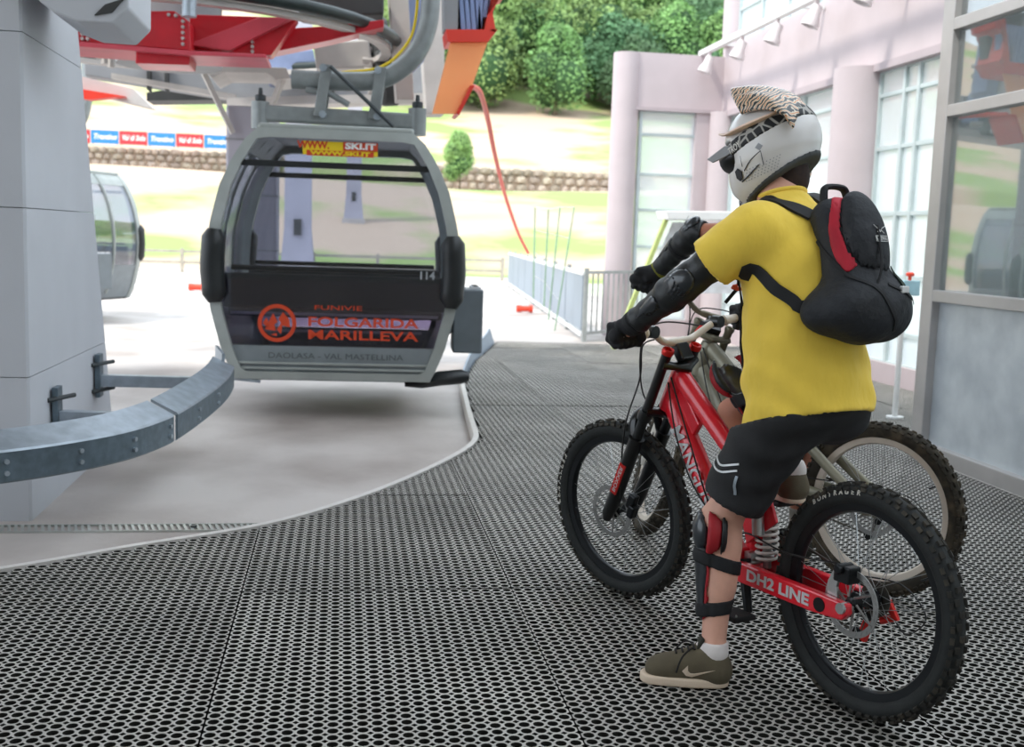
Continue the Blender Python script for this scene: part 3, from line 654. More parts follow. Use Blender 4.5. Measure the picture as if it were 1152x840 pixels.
wplate('cable_duct', [(458, -30), (474, -30), (478, 66), (464, 80)], 11.5, .3, 'girder_blue', sg)
for i in range(7):
    y = 33+i*12; p = W(424+i*2.4, y, 12.2-i*.05)-sg.location
    MB().lathe([(.03, -.1), (.1, -.1), (.13, -.07), (.13, .07), (.1, .1), (.03, .1)], p, (.9, .2, .1), 16).obj('drive_tyre', 'girder_dark', sg, smooth=True)
    MB().cyl(p-Vector((.22, .04, .0)), p+Vector((.22, .04, 0)), .03, 8).obj('tyre_axle', 'girder_pale', sg, smooth=True)
for x, y in ((112, 66), (118, 72), (125, 76)):
    p = W(x, y, 12)-sg.location; MB().tube([p, p+Vector((0, 0, .1)), p+Vector((.1, 0, .18))], .04, 8).obj('girder_hook', 'girder_pale', sg, smooth=True)
wplate('roof_panel', [(60, 78), (150, 100), (172, 122), (60, 95)], 15.5, .3, 'girder_pale', sg); wplate('roof_fascia', [(60, 95), (140, 108), (100, 112), (60, 104)], 15.3, .2, 'red_cover', sg)
ca = thing('support_column', 'tall grey support column with bracket platform behind the cable car', 'column', (W(285, 200, 12.9).x, 12.9, ZC))
MB().box((0, 0, 1.38), (.55, .5, 2.76)).obj('column_shaft', 'pylon', ca, bevel=.03)
for z in (.6, 1.2, 1.8, 2.4): MB().box((0, 0, z), (.562, .512, .02)).obj('column_band', 'girder', ca)
wplate('bracket_deck', [(224, 72), (322, 76), (327, 88), (310, 90), (300, 82), (252, 81), (238, 88)], 12.4, .9, 'girder_pale', ca, .01)
for a, b in (((228, 80), (262, 150)), ((318, 88), (302, 130))): MB().beam(W(*a, 12.5)-ca.location, W(*b, 12.6)-ca.location, .06, .05).obj('bracket_strut', 'girder_pale', ca)
def pylon(label, x0, x1, ybase, Y, flare):
    b = W((x0+x1)/2, ybase, Y); w_ = (W(x1, ybase, Y)-W(x0, ybase, Y)).x; t = thing('lift_pylon', label, 'pylon', b)
    mb = MB(); V = []
    for z, k in ((0, 1+flare), (1.2, 1), (14, .8)): V += [(sx*w_*k/2, sy*w_*k/2, z) for sx, sy in ((-1, -1), (1, -1), (1, 1), (-1, 1))]
    mb.add(V, [(i*4+j, i*4+(j+1) % 4, i*4+4+(j+1) % 4, i*4+4+j) for i in (0, 1) for j in range(4)]+[(0, 1, 2, 3), (8, 9, 10, 11)]); mb.obj('pylon_shaft', 'pylon', t)
    MB().box((0, -w_*.53, w_*1.5), (w_*.28, w_*.1, w_*.6)).obj('pylon_hatch', 'girder_dark', t); MB().box((0, 0, -.3), (w_*1.5, w_*1.5, .7)).obj('pylon_foot', 'girder_pale', t)
pylon('grey lift pylon seen through the cabin window, nearer of two', 320, 350, 300, 36.0, .25)
pylon('grey lift pylon on the meadow seen through the cabin window, farther of two', 389, 406, 247, 52.0, .3)
# orange canopy fin
oc = thing('canopy_fin', 'orange and red canopy fin with blue louvres beside the station', 'canopy', W(515, 128, 10.4))
wplate('fin_panel', [(507, 46), (549, 46), (530, 100), (514, 128), (486, 128)], 10.4, .012, 'orange_cover', oc)
wplate('fin_band', [(502, 33), (560, 33), (549, 47), (504, 47)], 10.36, .42, 'red_cover', oc)
wplate('fin_edge', [(552, 0), (569, -6), (575, -30), (560, -30), (545, 33), (558, 36)], 10.36, .42, 'red_cover', oc)
wplate('fin_edge', [(513, 128), (529, 96), (534, 96), (517, 129)], 10.36, .42, 'red_cover', oc)
wplate('fin_back', [(500, -30), (562, -30), (552, 34), (500, 34)], 10.6, .15, 'girder_dark', oc)
wplate('fin_side', [(499, -30), (516, -30), (515, 33), (500, 33)], 10.4, .25, 'girder', oc)
for i in range(7): wplate('louvre_slat', [(516+i*6, -12), (520+i*6, -12), (526+i*6-(8 if i > 3 else 2), 33-(i > 4)*14), (521+i*6-(8 if i > 3 else 2), 33-(i > 4)*14)], 10.42, .1, 'louvre', oc)
hs = MB(); hs.tube(spline([W(529, 97, 10.5), W(540, 104, 11.2), W(549, 135, 12.5), W(557, 175, 14), W(569, 222, 16.5), W(583, 262, 18.5), W(594, 284, 20)], 8), .028, 8)
tag(hs.obj('hose', 'hose_red', smooth=True), 'red hose sagging from the canopy fin down to the grey barrier', 'hose')
# grey barrier, railing and rods outside
A, B = Vector((3.36, 15.35, ZC)), Vector((4.75, 32.0, ZC))
fb = thing('sheet_barrier', 'row of grey sheet barrier panels along the apron', 'barrier', A); dv = (B-A); L_ = dv.length; dv.normalize()
k = 8
for i in range(k):
    a, b = dv*(L_*i/k+.04), dv*(L_*(i+1)/k-.04)
    MB().beam(a+Vector((0, 0, .55)), b+Vector((0, 0, .55)), .03, .78).obj('barrier_panel', 'fence_sheet', fb); MB().beam(a+Vector((0, 0, .96)), b+Vector((0, 0, .96)), .05, .05).obj('barrier_rail', 'white_paint', fb)
    MB().beam(a+Vector((0, 0, .1)), b+Vector((0, 0, .1)), .05, .05).obj('barrier_rail', 'white_paint', fb)
for i in range(k+1): MB().box(dv*(L_*i/k)+Vector((.03, 0, .52)), (.06, .06, 1.04)).obj('barrier_post', 'fence_post', fb)
rf = thing('railing', 'grey barred railing between the barrier and the round column', 'railing', A)
for z in (.12, .98): MB().beam((0.05, 0, z), (1.6, 1.6, z), .04, .04).obj('railing_bar', 'fence_post', rf)
for i in range(16): MB().cyl((.05+i*.1, i*.1, .12), (.05+i*.1, i*.1, .98), .012, 6).obj('railing_baluster', 'fence_post', rf)
rods = thing('net_rods', 'four thin leaning green rods with netting in front of the barrier', 'net', W(622, 365, 16))
tops = [(602, 233, 600, 335), (617, 235, 612, 345), (630, 233, 617, 360), (646, 233, 624, 372)]
for x, y, bx, by in tops: MB().cyl(W(bx, by, 16)-rods.location, W(x, y, 16.2)-rods.location, .012, 6).obj('net_rod', 'rod_green', rods)
for i in range(3):
    for q in (.0, .25, .5, .75):
        a, b = tops[i], tops[i+1]; MB().cyl(W(a[0]+(a[2]-a[0])*q, a[1]+(a[3]-a[1])*q, 16.15)-rods.location, W(b[0]+(b[2]-b[0])*q, b[1]+(b[3]-b[1])*q, 16.15)-rods.location, .004, 4).obj('net_wire', 'white_paint', rods)
for (x, y, lb) in ((590, 346, 'short red pipe coupling lying at the foot of the barrier'), (222, 331, 'short red pipe coupling on the apron left of the cable car')):
    d_ = 1250*(CAMH-ZC)/(y-262)*.985; p = W(x, y, d_); p.z = ZC+.12
    t = thing('pipe_coupling', lb, 'pipe', p); s = d_/34
    MB().lathe([(0, 0), (.11*s, 0), (.11*s, .1), (.09*s, .1), (.09*s, .4*s), (.12*s, .4*s), (.12*s, .5*s), (0, .5*s)], (-.25*s, 0, 0), (1, 0, 0), 16).obj('coupling_body', 'hose_red', t, smooth=True); t.location.z = ZC+.125*s
wr = thing('rail_fence', 'low wooden rail fence along the far edge of the apron', 'fence', (-1, 36, ZC))
for z in (.32, .66): MB().beam((-8, 0, z), (6.2, 0, z), .06, .08).obj('fence_rail', 'wood_rail', wr)
for i in range(8): MB().box((-8+i*2.02, 0, .38), (.1, .1, .76)).obj('fence_post', 'wood_rail', wr)

# ------------------------------------------------------------------ outdoors
def ter(x, y):
    t = np.clip((y-38)/32, 0, 1); z = ZC-.03+t*t*(3-2*t)*4.6
    z = z+np.where(y > 70.2, 1.0, 0)+np.clip((y-70.2)/40, 0, 1)*8.0+np.clip(y-110, 0, 300)*.36
    z = z+.35*np.sin(x*.11+y*.05)*t+np.where((x > 6.5) & (y < 80), np.clip((x-9)*.10, 0, 6)*(1-np.clip((y-40)/40, 0, 1)), 0)
    return z
xs = np.concatenate([np.arange(-90, 130, 3.)]); ys = np.concatenate([np.arange(36.5, 70, 2.), [70.15, 70.25], np.arange(72, 270, 4.)])
def grid(name, xs, ys, mat, label):
    X, Y = np.meshgrid(xs, ys, indexing='ij'); V = np.stack([X, Y, ter(X, Y)], -1).reshape(-1, 3); a = np.arange(len(xs)*len(ys)).reshape(len(xs), len(ys))
    o = link(name, np_mesh(name, V, np.stack([a[:-1, :-1], a[1:, :-1], a[1:, 1:], a[:-1, 1:]], -1).reshape(-1, 4), True), mat); return tag(o, label, kind='structure')
grid('ground_hillside', xs, ys, 'grass', 'grassy hillside with bare tan patches beyond the station')
grid('ground_lawn', np.arange(6.4, 90, 3.), np.arange(-12, 39, 3.), 'grass_lawn', 'green lawn outside the right-hand windows')
rocks = []
for i in range(4):
    bm = bmesh.new(); bmesh.ops.create_icosphere(bm, subdivisions=1, radius=.5)
    for v in bm.verts: v.co *= random.uniform(.8, 1.12); v.co.z = max(min(v.co.z, .36), -.36)
    me_ = bpy.data.meshes.new('stone'); bm.to_mesh(me_); bm.free(); me_.materials.append(MATS['stone']); rocks.append(me_)
def stone_wall(label, x0, x1, rows, sz):
    t = thing('stone_wall', label, 'wall', ((x0+x1)/2, 70, float(ter(np.array((x0+x1)/2), np.array(69.5)))))
    MB().box((0, .5, rows*sz*.33), (x1-x0, .5, rows*sz*.75)).obj('wall_core', 'mortar', t)
    for r in range(rows):
        x = -(x1-x0)/2
        while x < (x1-x0)/2:
            w_ = sz*random.uniform(.8, 1.5); o = link('stone', random.choice(rocks), None, t); o.location = (x+w_/2, .2, (r+.45)*sz*.78); o.scale = (w_*1.05, .7, sz*1.15); o.rotation_euler = (0, random.uniform(-.2, .2), random.uniform(0, 6) if False else 0); x += w_
stone_wall('low grey dry stone wall under the advertising banners', -20, -3, 3, .5)
stone_wall('pale rubble stone wall on the slope beside the red hose', 5.5, 19, 3, .62)
z0 = float(ter(np.array(-11.), np.array(69.5)))
for i in range(6):
    x = -15.6+i*1.62; red = i % 2 == 0
    t = thing('banner', '%s banner with white script on the stone wall, %s of its colour from the pillar' % ('red' if red else 'blue', ['first', 'second', 'third'][i//2]), 'banner', (x, 69.6, z0+1.25), group='banners on the stone wall')
    MB().box((0, 0, .42), (1.58, .04, .78)).obj('banner_sheet', 'banner_red' if red else 'banner_blue', t)
    text('banner_lettering', 'Val di Sole' if red else 'Trentino', .42, (0, -.03, .42), (1, 0, 0), (0, 0, 1), 'white_print', t, width=1.3, shear=.3, bold=.012)
    for s in (-.7, .7): MB().box((s, .06, .2), (.06, .06, .5)).obj('banner_post', 'wood_rail', t)
# trees
def crown_mesh(seed, h, w_, conic, nleaf=9000, ls=.34):
    rg = np.random.default_rng(seed); B = []
    for i in range(16):
        u = rg.uniform(.12, .95); rad = (1-u)**.8 if conic else math.sin(PI*min(1, .18+u*.8))**.8
        a = rg.uniform(0, 2*PI); q = rg.uniform(.2, .75)*rad*w_/2; B.append((q*math.cos(a), q*math.sin(a), h*(.18+u*.74), w_*(.16+.18*rad)*rg.uniform(.8, 1.15)))
    B = np.array(B); bi = rg.integers(0, len(B), nleaf); d = rg.normal(size=(nleaf, 3)); d /= np.linalg.norm(d, axis=1)[:, None]
    c = B[bi, :3]+d*B[bi, 3:4]*rg.uniform(.75, 1.05, (nleaf, 1)); nn = d+rg.normal(size=(nleaf, 3))*.6; nn /= np.linalg.norm(nn, axis=1)[:, None]
    t = np.cross(nn, rg.normal(size=(nleaf, 3))); t /= np.linalg.norm(t, axis=1)[:, None]; b = np.cross(nn, t); s = ls*rg.uniform(.6, 1.2, (nleaf, 1))
    V = np.stack([c-t*s*.5, c-b*s*.32, c+t*s*.5, c+b*s*.32], 1).reshape(-1, 3); me_ = np_mesh('crown', V, np.arange(len(V)).reshape(-1, 4))
    core = MB()  # dark solid balls added inside the crown to block light
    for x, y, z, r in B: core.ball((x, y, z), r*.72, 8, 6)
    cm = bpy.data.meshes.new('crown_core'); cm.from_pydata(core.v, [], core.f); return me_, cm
TV = []
for i, (h, w_, con, mt) in enumerate(((9, 6.5, 0, 'leaf'), (8, 7, 0, 'leaf'), (11, 6, 0, 'leaf'), (12, 4.6, 1, 'leaf_dark'), (7, 6, 0, 'leaf_dark'))):
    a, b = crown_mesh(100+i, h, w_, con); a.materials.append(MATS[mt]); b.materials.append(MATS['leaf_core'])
    tr = MB(); tr.tube([(0, 0, -1), (.1, .05, h*.4), (0, 0, h*.7)], [.22, .16, .06], 7); tm = bpy.data.meshes.new('trunk'); tm.from_pydata([tuple(p) for p in tr.v], [], tr.f); tm.materials.append(MATS['bark']); TV.append((a, b, tm))
KIND = ['round mid-green broadleaf tree in the hillside forest', 'wide bushy broadleaf tree in the hillside forest', 'tall loose-crowned broadleaf tree in the hillside forest', 'dark pointed conifer in the hillside forest', 'low dark rounded tree in the hillside forest']
def tree(v, x, y, s, label=None, group='forest trees on the hillside'):
    t = thing('forest_tree', label or KIND[v], 'tree', (x, y, float(ter(np.array(x), np.array(y)))-.2), random.uniform(0, 6), group); t.scale = (s, s, s*random.uniform(.9, 1.15))
    for nm, m_ in zip(('foliage', 'dark_core', 'trunk'), TV[v]): link(nm, m_, None, t)
rt = random.Random(11)
for row in range(10):
    y = 107+row*8; x0, x1 = .06*y+1, .62*y
    x = x0
    while x < x1:
        v = rt.choice([0, 1, 2, 0, 1, 4] if row < 4 else [0, 2, 3, 3, 1, 2]); tree(v, x+rt.uniform(-1, 1), y+rt.uniform(-3, 3), rt.uniform(1.1, 1.6)*(1 if row else .8), KIND[v].replace('in the hillside forest', ('at the lower edge of the hillside forest' if row == 0 else 'in the lower hillside forest' if row < 4 else 'halfway up the hillside forest' if row < 7 else 'high up in the hillside forest'))); x += rt.uniform(5.6, 7.4)
for x, y, v in ((30, 34, 1), (44, 22, 0), (52, 12, 2), (40, 44, 0)): tree(v, x, y, 1.0, 'leafy tree on the lawn outside the right-hand windows', 'lawn trees outside the windows')
sb = thing('young_shrub', 'young green shrub at the end of the stone wall right of the cable car', 'shrub', (W(517, 205, 66).x, 66, float(ter(np.array(6.), np.array(66.)))))
sb.scale = (.32, .32, .36)
for nm, m_ in zip(('foliage', 'dark_core', 'trunk'), TV[0]): link(nm, m_, None, sb)
# ------------------------------------------------------------------ bicycles
M('tyre', '191c1b', .75, var=.25, scale=25, bump=.1, bscale=120)
M('tyre_dusty', '2e2a22', .9, var=.3, scale=18, col2='5b5040', fac=(.45, .75))
M('knob', '26241f', .85, var=.3, scale=14, col2='4b4438', fac=(.5, .75))
M('rim_black', '1a1d20', .3, .4, var=.1); M('rim_cream', 'd5c9bb', .5, var=.06)
M('spoke', 'a9acac', .3, .8); M('hub_black', '16181a', .35, .5); M('rotor', '9a9a98', .35, .8)
M('frame_red', 'e01a2c', .28, 0, var=.06, scale=6, coat=.5); M('frame_olive', '8d8a78', .4, .2, var=.12, scale=6, coat=.2)
M('fork_black', '0f1112', .32, .2, var=.1, coat=.3); M('fork_olive', '7d7763', .4, .2, var=.1); M('fork_white', 'cfcac0', .4)
M('bar_white', 'e3d9cc', .35, var=.04, coat=.3); M('bar_olive', '857b66', .4, .2); M('black_rubber', '141414', .7, var=.2); M('anod_red', 'd22a24', .3, .5)
M('saddle_black', '17191a', .5, var=.15); M('saddle_grey', '5e666a', .5); M('silver', 'b8bab9', .28, .85); M('silver_print', 'c9cacb', .4, .2, var=.02); M('spring_white', 'dcd6cf', .4)
M('cable_black', '101010', .5); M('chain', '57534c', .4, .7); M('tyre_print', 'c9c5bb', .7, var=.02); M('yellow_frame', 'd3ae2c', .4, .1)
WR = .345
def circ(c, r, n, y=0): return [Vector((c[0]+r*math.cos(2*PI*i/n), y, c[2]+r*math.sin(2*PI*i/n))) for i in range(n)]
def wheel(name, bike, c, X, tyre_m, knob_m, rim_m, rear, decal=None, roll=0.):
    """c: axle point, X: 4x4 applied to everything (steering)"""
    c = Vector(c); ax = (0, 1, 0)
    rim = MB(); rim.lathe([(.262, -.014), (.285, -.017), (.289, -.014), (.281, -.006), (.281, .006), (.289, .014), (.285, .017), (.262, .014), (.257, .006), (.257, -.006)], c, ax, 64, closed=True)
    R = rim.obj(name, rim_m, bike, smooth=True, xf=X)
    R['label'] = '%s bicycle wheel' % ('rear' if rear else 'front')
    prof = [(.309+.031*math.cos(a), .030*math.sin(a)) for a in np.linspace(-2.45, 2.45, 17)]
    MB().lathe(prof, c, ax, 72, closed=True).obj('tyre', tyre_m, R, smooth=True, xf=X)
    tr = MB(); n = 66
    for i in range(n):
        t0 = 2*PI*i/n
        for (psi, dt, w_, l_, h_) in ([(.2, 0, .012, .016, .011), (-.2, 0, .012, .016, .011)] if i % 2 else [(.52, 0, .012, .018, .010), (-.52, 0, .012, .018, .010)])+[(.98, .25, .011, .017, .009), (-.98, .25, .011, .017, .009)]:
            t = t0+dt*2*PI/n; rad = Vector((math.cos(t), 0, math.sin(t))); tan = Vector((-math.sin(t), 0, math.cos(t)))
            nrm = (rad*math.cos(psi)+Vector((0, math.sin(psi), 0))).normalized(); sd = tan.cross(nrm)
            p = c+rad*.309+nrm*.033; m = Matrix((tan, sd, nrm)).transposed(); tr.box(p, (l_, w_, h_), m)
    tr.obj('tread_knobs', knob_m, R, xf=X, kind='stuff')
    hub = MB(); hub.lathe([(.0, -.065), (.014, -.065), (.016, -.05), (.03, -.04), (.03, -.033), (.018, -.025), (.018, .025), (.03, .033), (.03, .04), (.016, .05), (.014, .065), (0, .065)], c, ax, 18); hub.obj('hub', 'hub_black', R, smooth=True, xf=X)
    sp = MB()
    for i in range(32):
        s = 1 if i % 2 else -1; a = 2*PI*i/32; b = a+(1 if (i//2) % 2 else -1)*.75
        sp.tube([c+Vector((.029*math.cos(b), s*.036, .029*math.sin(b))), c+Vector((.262*math.cos(a), s*.004, .262*math.sin(a)))], .0011, 5)
    sp.obj('spokes', 'spoke', R, xf=X, kind='stuff')
    ro = MB(); ro.lathe([(.082, .052), (.1, .052), (.1, .055), (.082, .055)], c, ax, 40, closed=True)
    for i in range(6):
        a = 2*PI*i/6; ro.tube([c+Vector((.02*math.cos(a), .0535, .02*math.sin(a))), c+Vector((.086*math.cos(a+.5), .0535, .086*math.sin(a+.5)))], .004, 5)
    for i in range(24):
        a = 2*PI*i/24; ro.box(c+Vector((.091*math.cos(a), .0555, .091*math.sin(a))), (.004, .002, .012), Matrix.Rotation(-a+.5, 3, 'Y'))
    ro.obj('brake_rotor', 'rotor', R, xf=X)
    if rear:
        for k in range(6):
            ca_ = MB(); r = .054-.006*k; ca_.lathe([(.015, -.045-.005*k), (r, -.045-.005*k), (r, -.048-.005*k), (.015, -.048-.005*k)], c, ax, 26, closed=True); ca_.obj('cassette_sprocket', 'chain', R, xf=X)
    if decal:
        word, a0, sz, rr, da = decal; V0 = MB()
        for i, chh in enumerate(word):
            a = a0+da*(i-(len(word)-1)/2); rad = Vector((math.cos(a), 0, math.sin(a))); tan = Vector((math.sin(a), 0, -math.cos(a)))
            nrm = (rad*(rr-.309)+Vector((0, math.sqrt(max(1e-6, .0305**2-(rr-.309)**2)), 0))).normalized(); up = (rad-nrm*rad.dot(nrm)).normalized(); ux = up.cross(nrm)
            V, Fs = text_geo(chh, sz, .0005, bold=.0006); m = frame(c+rad*.309+nrm*.0312, ux, up); V0.add([m @ v for v in V], Fs)
        V0.obj('tyre_lettering', 'tyre_print', R, xf=X)
    MB().cyl(c+Vector((.262*math.cos(2.6+roll), 0, .262*math.sin(2.6+roll))), c+Vector((.225*math.cos(2.6+roll), 0, .225*math.sin(2.6+roll))), .003, 6).obj('valve', 'hub_black', R, xf=X)
    return R
def pedal(bike, c, s):
    p = MB(); p.box(c+Vector((0, s*.05, 0)), (.095, .09, .018)); o = p.obj('pedal', 'black_rubber', bike, bevel=.006)
    for dx in (-.035, 0, .035): MB().cyl(c+Vector((dx, s*.08, .008)), c+Vector((dx, s*.08, .015)), .003, 6).obj('pedal_pin', 'silver', o)
b_info = {}
def bicycle(name, label, loc, rz, wb, steer, sty):
    b = thing(name, label, 'bicycle', loc, rz)
    c65, s65 = math.cos(math.radians(sty.get('ha', 65))), math.sin(math.radians(sty.get('ha', 65))); sx = sty.get('stem', 0)
    base = Vector((wb-.041, 0, WR-.019)); up = Vector((-c65, 0, s65)); fw = Vector((s65, 0, c65))
    AX = lambda t, o=0., l=0.: base+up*t+fw*o+Vector((0, l, 0))
    X = Matrix.Translation(base) @ Matrix.Rotation(steer, 4, up) @ Matrix.Translation(-base); I = Matrix.Identity(4)
    V3 = Vector
    wheel('rear_wheel', b, (0, 0, WR), I, sty['tyre'], sty['knob'], sty['rim'], True, sty.get('decal_r'))
    wheel('front_wheel', b, (wb, 0, WR), X, sty['tyre'], sty['knob'], sty['rim'], False, sty.get('decal_f'))
    # fork
    f1, f2 = sty['fork']
    for s in (-1, 1):
        l = .072*s
        lg = MB().tube([AX(-.03, .04, l), AX(.0, .042, l), AX(.05, .038, l), AX(.12, .035, l), AX(.34, .034, l), AX(.35, .034, l)], [.016, .024, .027, .026, .027, .030], 18); lo = lg.obj('fork_lower', f2, b, smooth=True, xf=X)
        MB().tube([AX(.34, .034, l), AX(.71, .034, l)], .0185, 18).obj('fork_stanchion', f1, b, smooth=True, xf=X)
        MB().lathe([(.0, .0), (.021, .0), (.023, .012), (.02, .02), (.012, .018), (.011, .012), (0, .012)], AX(.705, .034, l), up, 18).obj('fork_cap', sty['cap'], b, smooth=True, xf=X)
        MB().tube([AX(.47, .034, l), AX(.455, .034, l), AX(.43, .034, l)], [.026, .028, .026], 16).obj('fork_collar', f1, b, smooth=True, xf=X)
        if sty.get('fdecal') and s > 0:
            MB().box(AX(.17, .034+.0, l+.0255), (.03, .006, .13), Matrix((fw, V3((0, 1, 0)), -up)).transposed() if False else Matrix.Rotation(-math.radians(25), 3, 'Y')).obj('fork_decal', 'anod_red', lo, xf=X)
            text('fork_lettering', 'BOXXER', .022, X @ AX(.17, .034, l+.0292), X.to_3x3() @ up, X.to_3x3() @ (-fw), 'silver_print', lo, width=.11)
    MB().tube(spline([AX(.34, .05, .072), AX(.40, .085, .055), AX(.425, .095, 0), AX(.40, .085, -.055), AX(.34, .05, -.072)], 5), .013, 8, flat=1.5).obj('fork_arch', f2, b, smooth=True, xf=X)
    for t, h in ((.665, .034), (.47, .036)):
        cr = MB(); n = 16
        for k in (0,):
            cr.tube([AX(t, .034, .078), AX(t, .012, .045), AX(t, -.004, 0), AX(t, .012, -.045), AX(t, .034, -.078)], [.026, .02, .03, .02, .026], 12, flat=h/.052, ref=tuple(up))
        cr.obj('fork_crown', 'fork_black' if f1 == 'fork_black' else f1, b, smooth=True, xf=X)
    # bar and stem
    MB().beam(AX(.69, .0), AX(.725, .055+sx), .06, .035).obj('stem', 'fork_black', b, bevel=.006, xf=X)
    bc = AX(.735, .058+sx); hwid = sty['bar_w']; bp = []
    for l, dz, dx in ((-hwid, .062, -.055), (-.20, .052, -.03), (-.155, .046, -.02), (-.085, .008, 0), (-.04, 0, 0), (.04, 0, 0), (.085, .008, 0), (.155, .046, -.02), (.20, .052, -.03), (hwid, .062, -.055)): bp.append(bc+V3((dx, l, dz)))
    bar = MB().tube(spline(bp, 5), [.0155 if 20 < i < 27 else .0125 for i in range(46)], 14).obj('handlebar', sty['bar'], b, smooth=True, xf=X)
    MB().box(bc+V3((0, -.115, .0305)), (.03, .035, .004), Matrix.Rotation(-.55, 3, 'X')).obj('bar_decal', 'anod_red', bar, xf=X)
    for s in (-1, 1):
        g0, g1 = bc+V3((-.031, s*(hwid-.14), .053)), bc+V3((-.055, s*(hwid+.004), .062))
        MB().tube([g0, g0.lerp(g1, .08), g0.lerp(g1, .1), g1], [.02, .02, .0165, .0165], 14).obj('grip', sty['grip'], b, smooth=True, xf=X)
        lv = g0+V3((0, -s*.035, 0)); m_ = MB(); m_.tube([lv+V3((-.018, 0, 0)), lv+V3((.018, 0, 0))], .022, 12); m_.box(lv+V3((.03, 0, -.01)), (.04, .03, .024)); m_.cyl(lv+V3((.035, -s*.04, -.008)), lv+V3((.035, s*.03, -.008)), .012, 10); br = m_.obj('brake_lever_body', 'fork_black', b, smooth=True, xf=X)
        MB().tube(spline([lv+V3((.04, s*.02, -.012)), lv+V3((.06, s*.06, -.016)), lv+V3((.052, s*.12, -.02)), lv+V3((.058, s*.14, -.018))], 4), .0055, 8).obj('brake_lever', 'hub_black', br, smooth=True, xf=X)
    for s, pts in ((1, [bc+V3((.0, .12, .02)), bc+V3((.10, .08, -.02)), AX(.55, .12, .06), AX(.35, .09, .085), AX(.1, .0, .09)]), (-1, [bc+V3((-.0, -.17, .03)), bc+V3((.13, -.06, .05)), bc+V3((.12, .06, .0)), AX(.5, .09, .05), AX(.47, -.03, .03)])):
        MB().tube(spline(pts, 8), .003, 6).obj('brake_hose', 'cable_black', b, smooth=True, xf=X)
    cp = MB(); cp.box(AX(.10, -.03, .052), (.035, .03, .06), Matrix.Rotation(-.4, 3, 'Y')); cp.box(AX(.07, -.05, .058), (.03, .035, .05), Matrix.Rotation(-.4, 3, 'Y')); cp.obj('brake_caliper', 'hub_black', b, bevel=.006, xf=X)
    # frame
    fm = sty['frame']
    MB().tube([AX(.485), AX(.50), AX(.63), AX(.645)], [.034, .037, .036, .033], 18).obj('head_tube', fm, b, smooth=True)
    bb = V3((.45, 0, .355)); D0, D1 = AX(.52, -.01), V3((.555, 0, .335))
    dt = MB().tube([D0, D0.lerp(D1, .15), D0.lerp(D1, .8), D1], [.034, .035, .037, .036], 14, flat=1.3, ref=(.8, 0, .6)).obj('down_tube', sty.get('dt', fm), b, smooth=True)
    if sty.get('yel'): MB().tube([D0.lerp(D1, .5), D0.lerp(D1, .82)], .0385, 14, flat=1.3, ref=(.8, 0, .6)).obj('tube_decal', 'yellow_frame', dt, smooth=True)
    T0, T1 = AX(.625, -.008), V3((.475, 0, .585))
    tt = MB().tube([T0, T0.lerp(T1, .1), T0.lerp(T1, .6), T1], [.032, .031, .029, .027], 14, flat=1.15, ref=(.6, 0, .8)).obj('top_tube', fm, b, smooth=True)
    MB().prism([(AX(.52).x, AX(.52).z), (AX(.62).x, AX(.62).z), (AX(.6).x-.14, AX(.6).z-.13), (AX(.52).x-.1, AX(.52).z-.16)], (0, .012, 0), (1, 0, 0), (0, 0, 1), .024).obj('gusset', fm, b, bevel=.006)
    MB().tube([V3((.555, 0, .335)), V3((.49, 0, .33)), V3((.45, 0, .355))], [.037, .042, .045], 14).obj('bottom_bracket_shell', fm, b, smooth=True)
    MB().tube([bb+V3((0, -.05, 0)), bb+V3((0, .05, 0))], .024, 16).obj('bottom_bracket', 'silver', b, smooth=True)
    MB().tube([V3((.465, 0, .36)), V3((.475, 0, .585)), V3((.40, 0, .66))], [.03, .028, .024], 14).obj('seat_tube', fm, b, smooth=True)
    MB().tube([V3((.42, 0, .64)), V3((.345, 0, .775))], .0155, 14).obj('seat_post', 'hub_black', b, smooth=True)
    MB().tube([V3((.405, 0, .665)), V3((.395, 0, .683))], .024, 14).obj('seat_clamp', 'anod_red', b, smooth=True)
    def sad(P):
        q = P-A3((.3, 0, .80)); u = np.clip((q[:, 0]+.14)/.28, 0, 1); w_ = .072*(1-u)**1.3+.022; zc = .01+.025*(1-u)**2
        return np.maximum(np.sqrt((q[:, 1]/w_)**2+((q[:, 2]-zc)/.026)**2)-1, np.abs(q[:, 0])/.14-1)*.022
    sd = sdf('saddle', sad, (.14, -.11, .75), (.46, .11, .86), .007, 'saddle_black', b)
    for s in (-1, 1): MB().tube(spline([V3((.42, s*.012, .785)), V3((.36, s*.022, .772)), V3((.28, s*.024, .772)), V3((.18, s*.03, .80))], 4), .0035, 6).obj('saddle_rail', 'silver', sd, smooth=True)
    # swing arm
    if sty['swing'] == 'box':
        for s in (-1, 1):
            l = s*.078
            m_ = MB(); poly = [(.52, .42), (.545, .40), (.525, .30), (.46, .285), (.12, .288), (.0, .298), (-.02, .32), (-.015, .35), (.10, .352), (.44, .352), (.49, .375)]
            m_.prism(poly, (0, l+.014, 0), (1, 0, 0), (0, 0, 1), .028); sw = m_.obj('swing_arm', fm, b, bevel=.006, label=None)
            MB().cyl((.085, l-.016, .32), (.085, l+.0165, .32), .022, 14).obj('swing_arm_plug', 'hub_black', sw, smooth=True)
            MB().cyl((-.0, l-.02, .335), (-.0, l+.022, .335), .016, 14).obj('axle_nut', 'silver', sw, smooth=True)
            if s > 0: text('frame_lettering', 'DH2 LINE', .048, (.262, l+.0155, .319), (-1, 0, -.005), (0, 0, 1), 'silver_print', sw, width=.27, bold=.0015)
        MB().box((.49, 0, .36), (.06, .14, .05)).obj('swing_yoke', fm, b, bevel=.01)
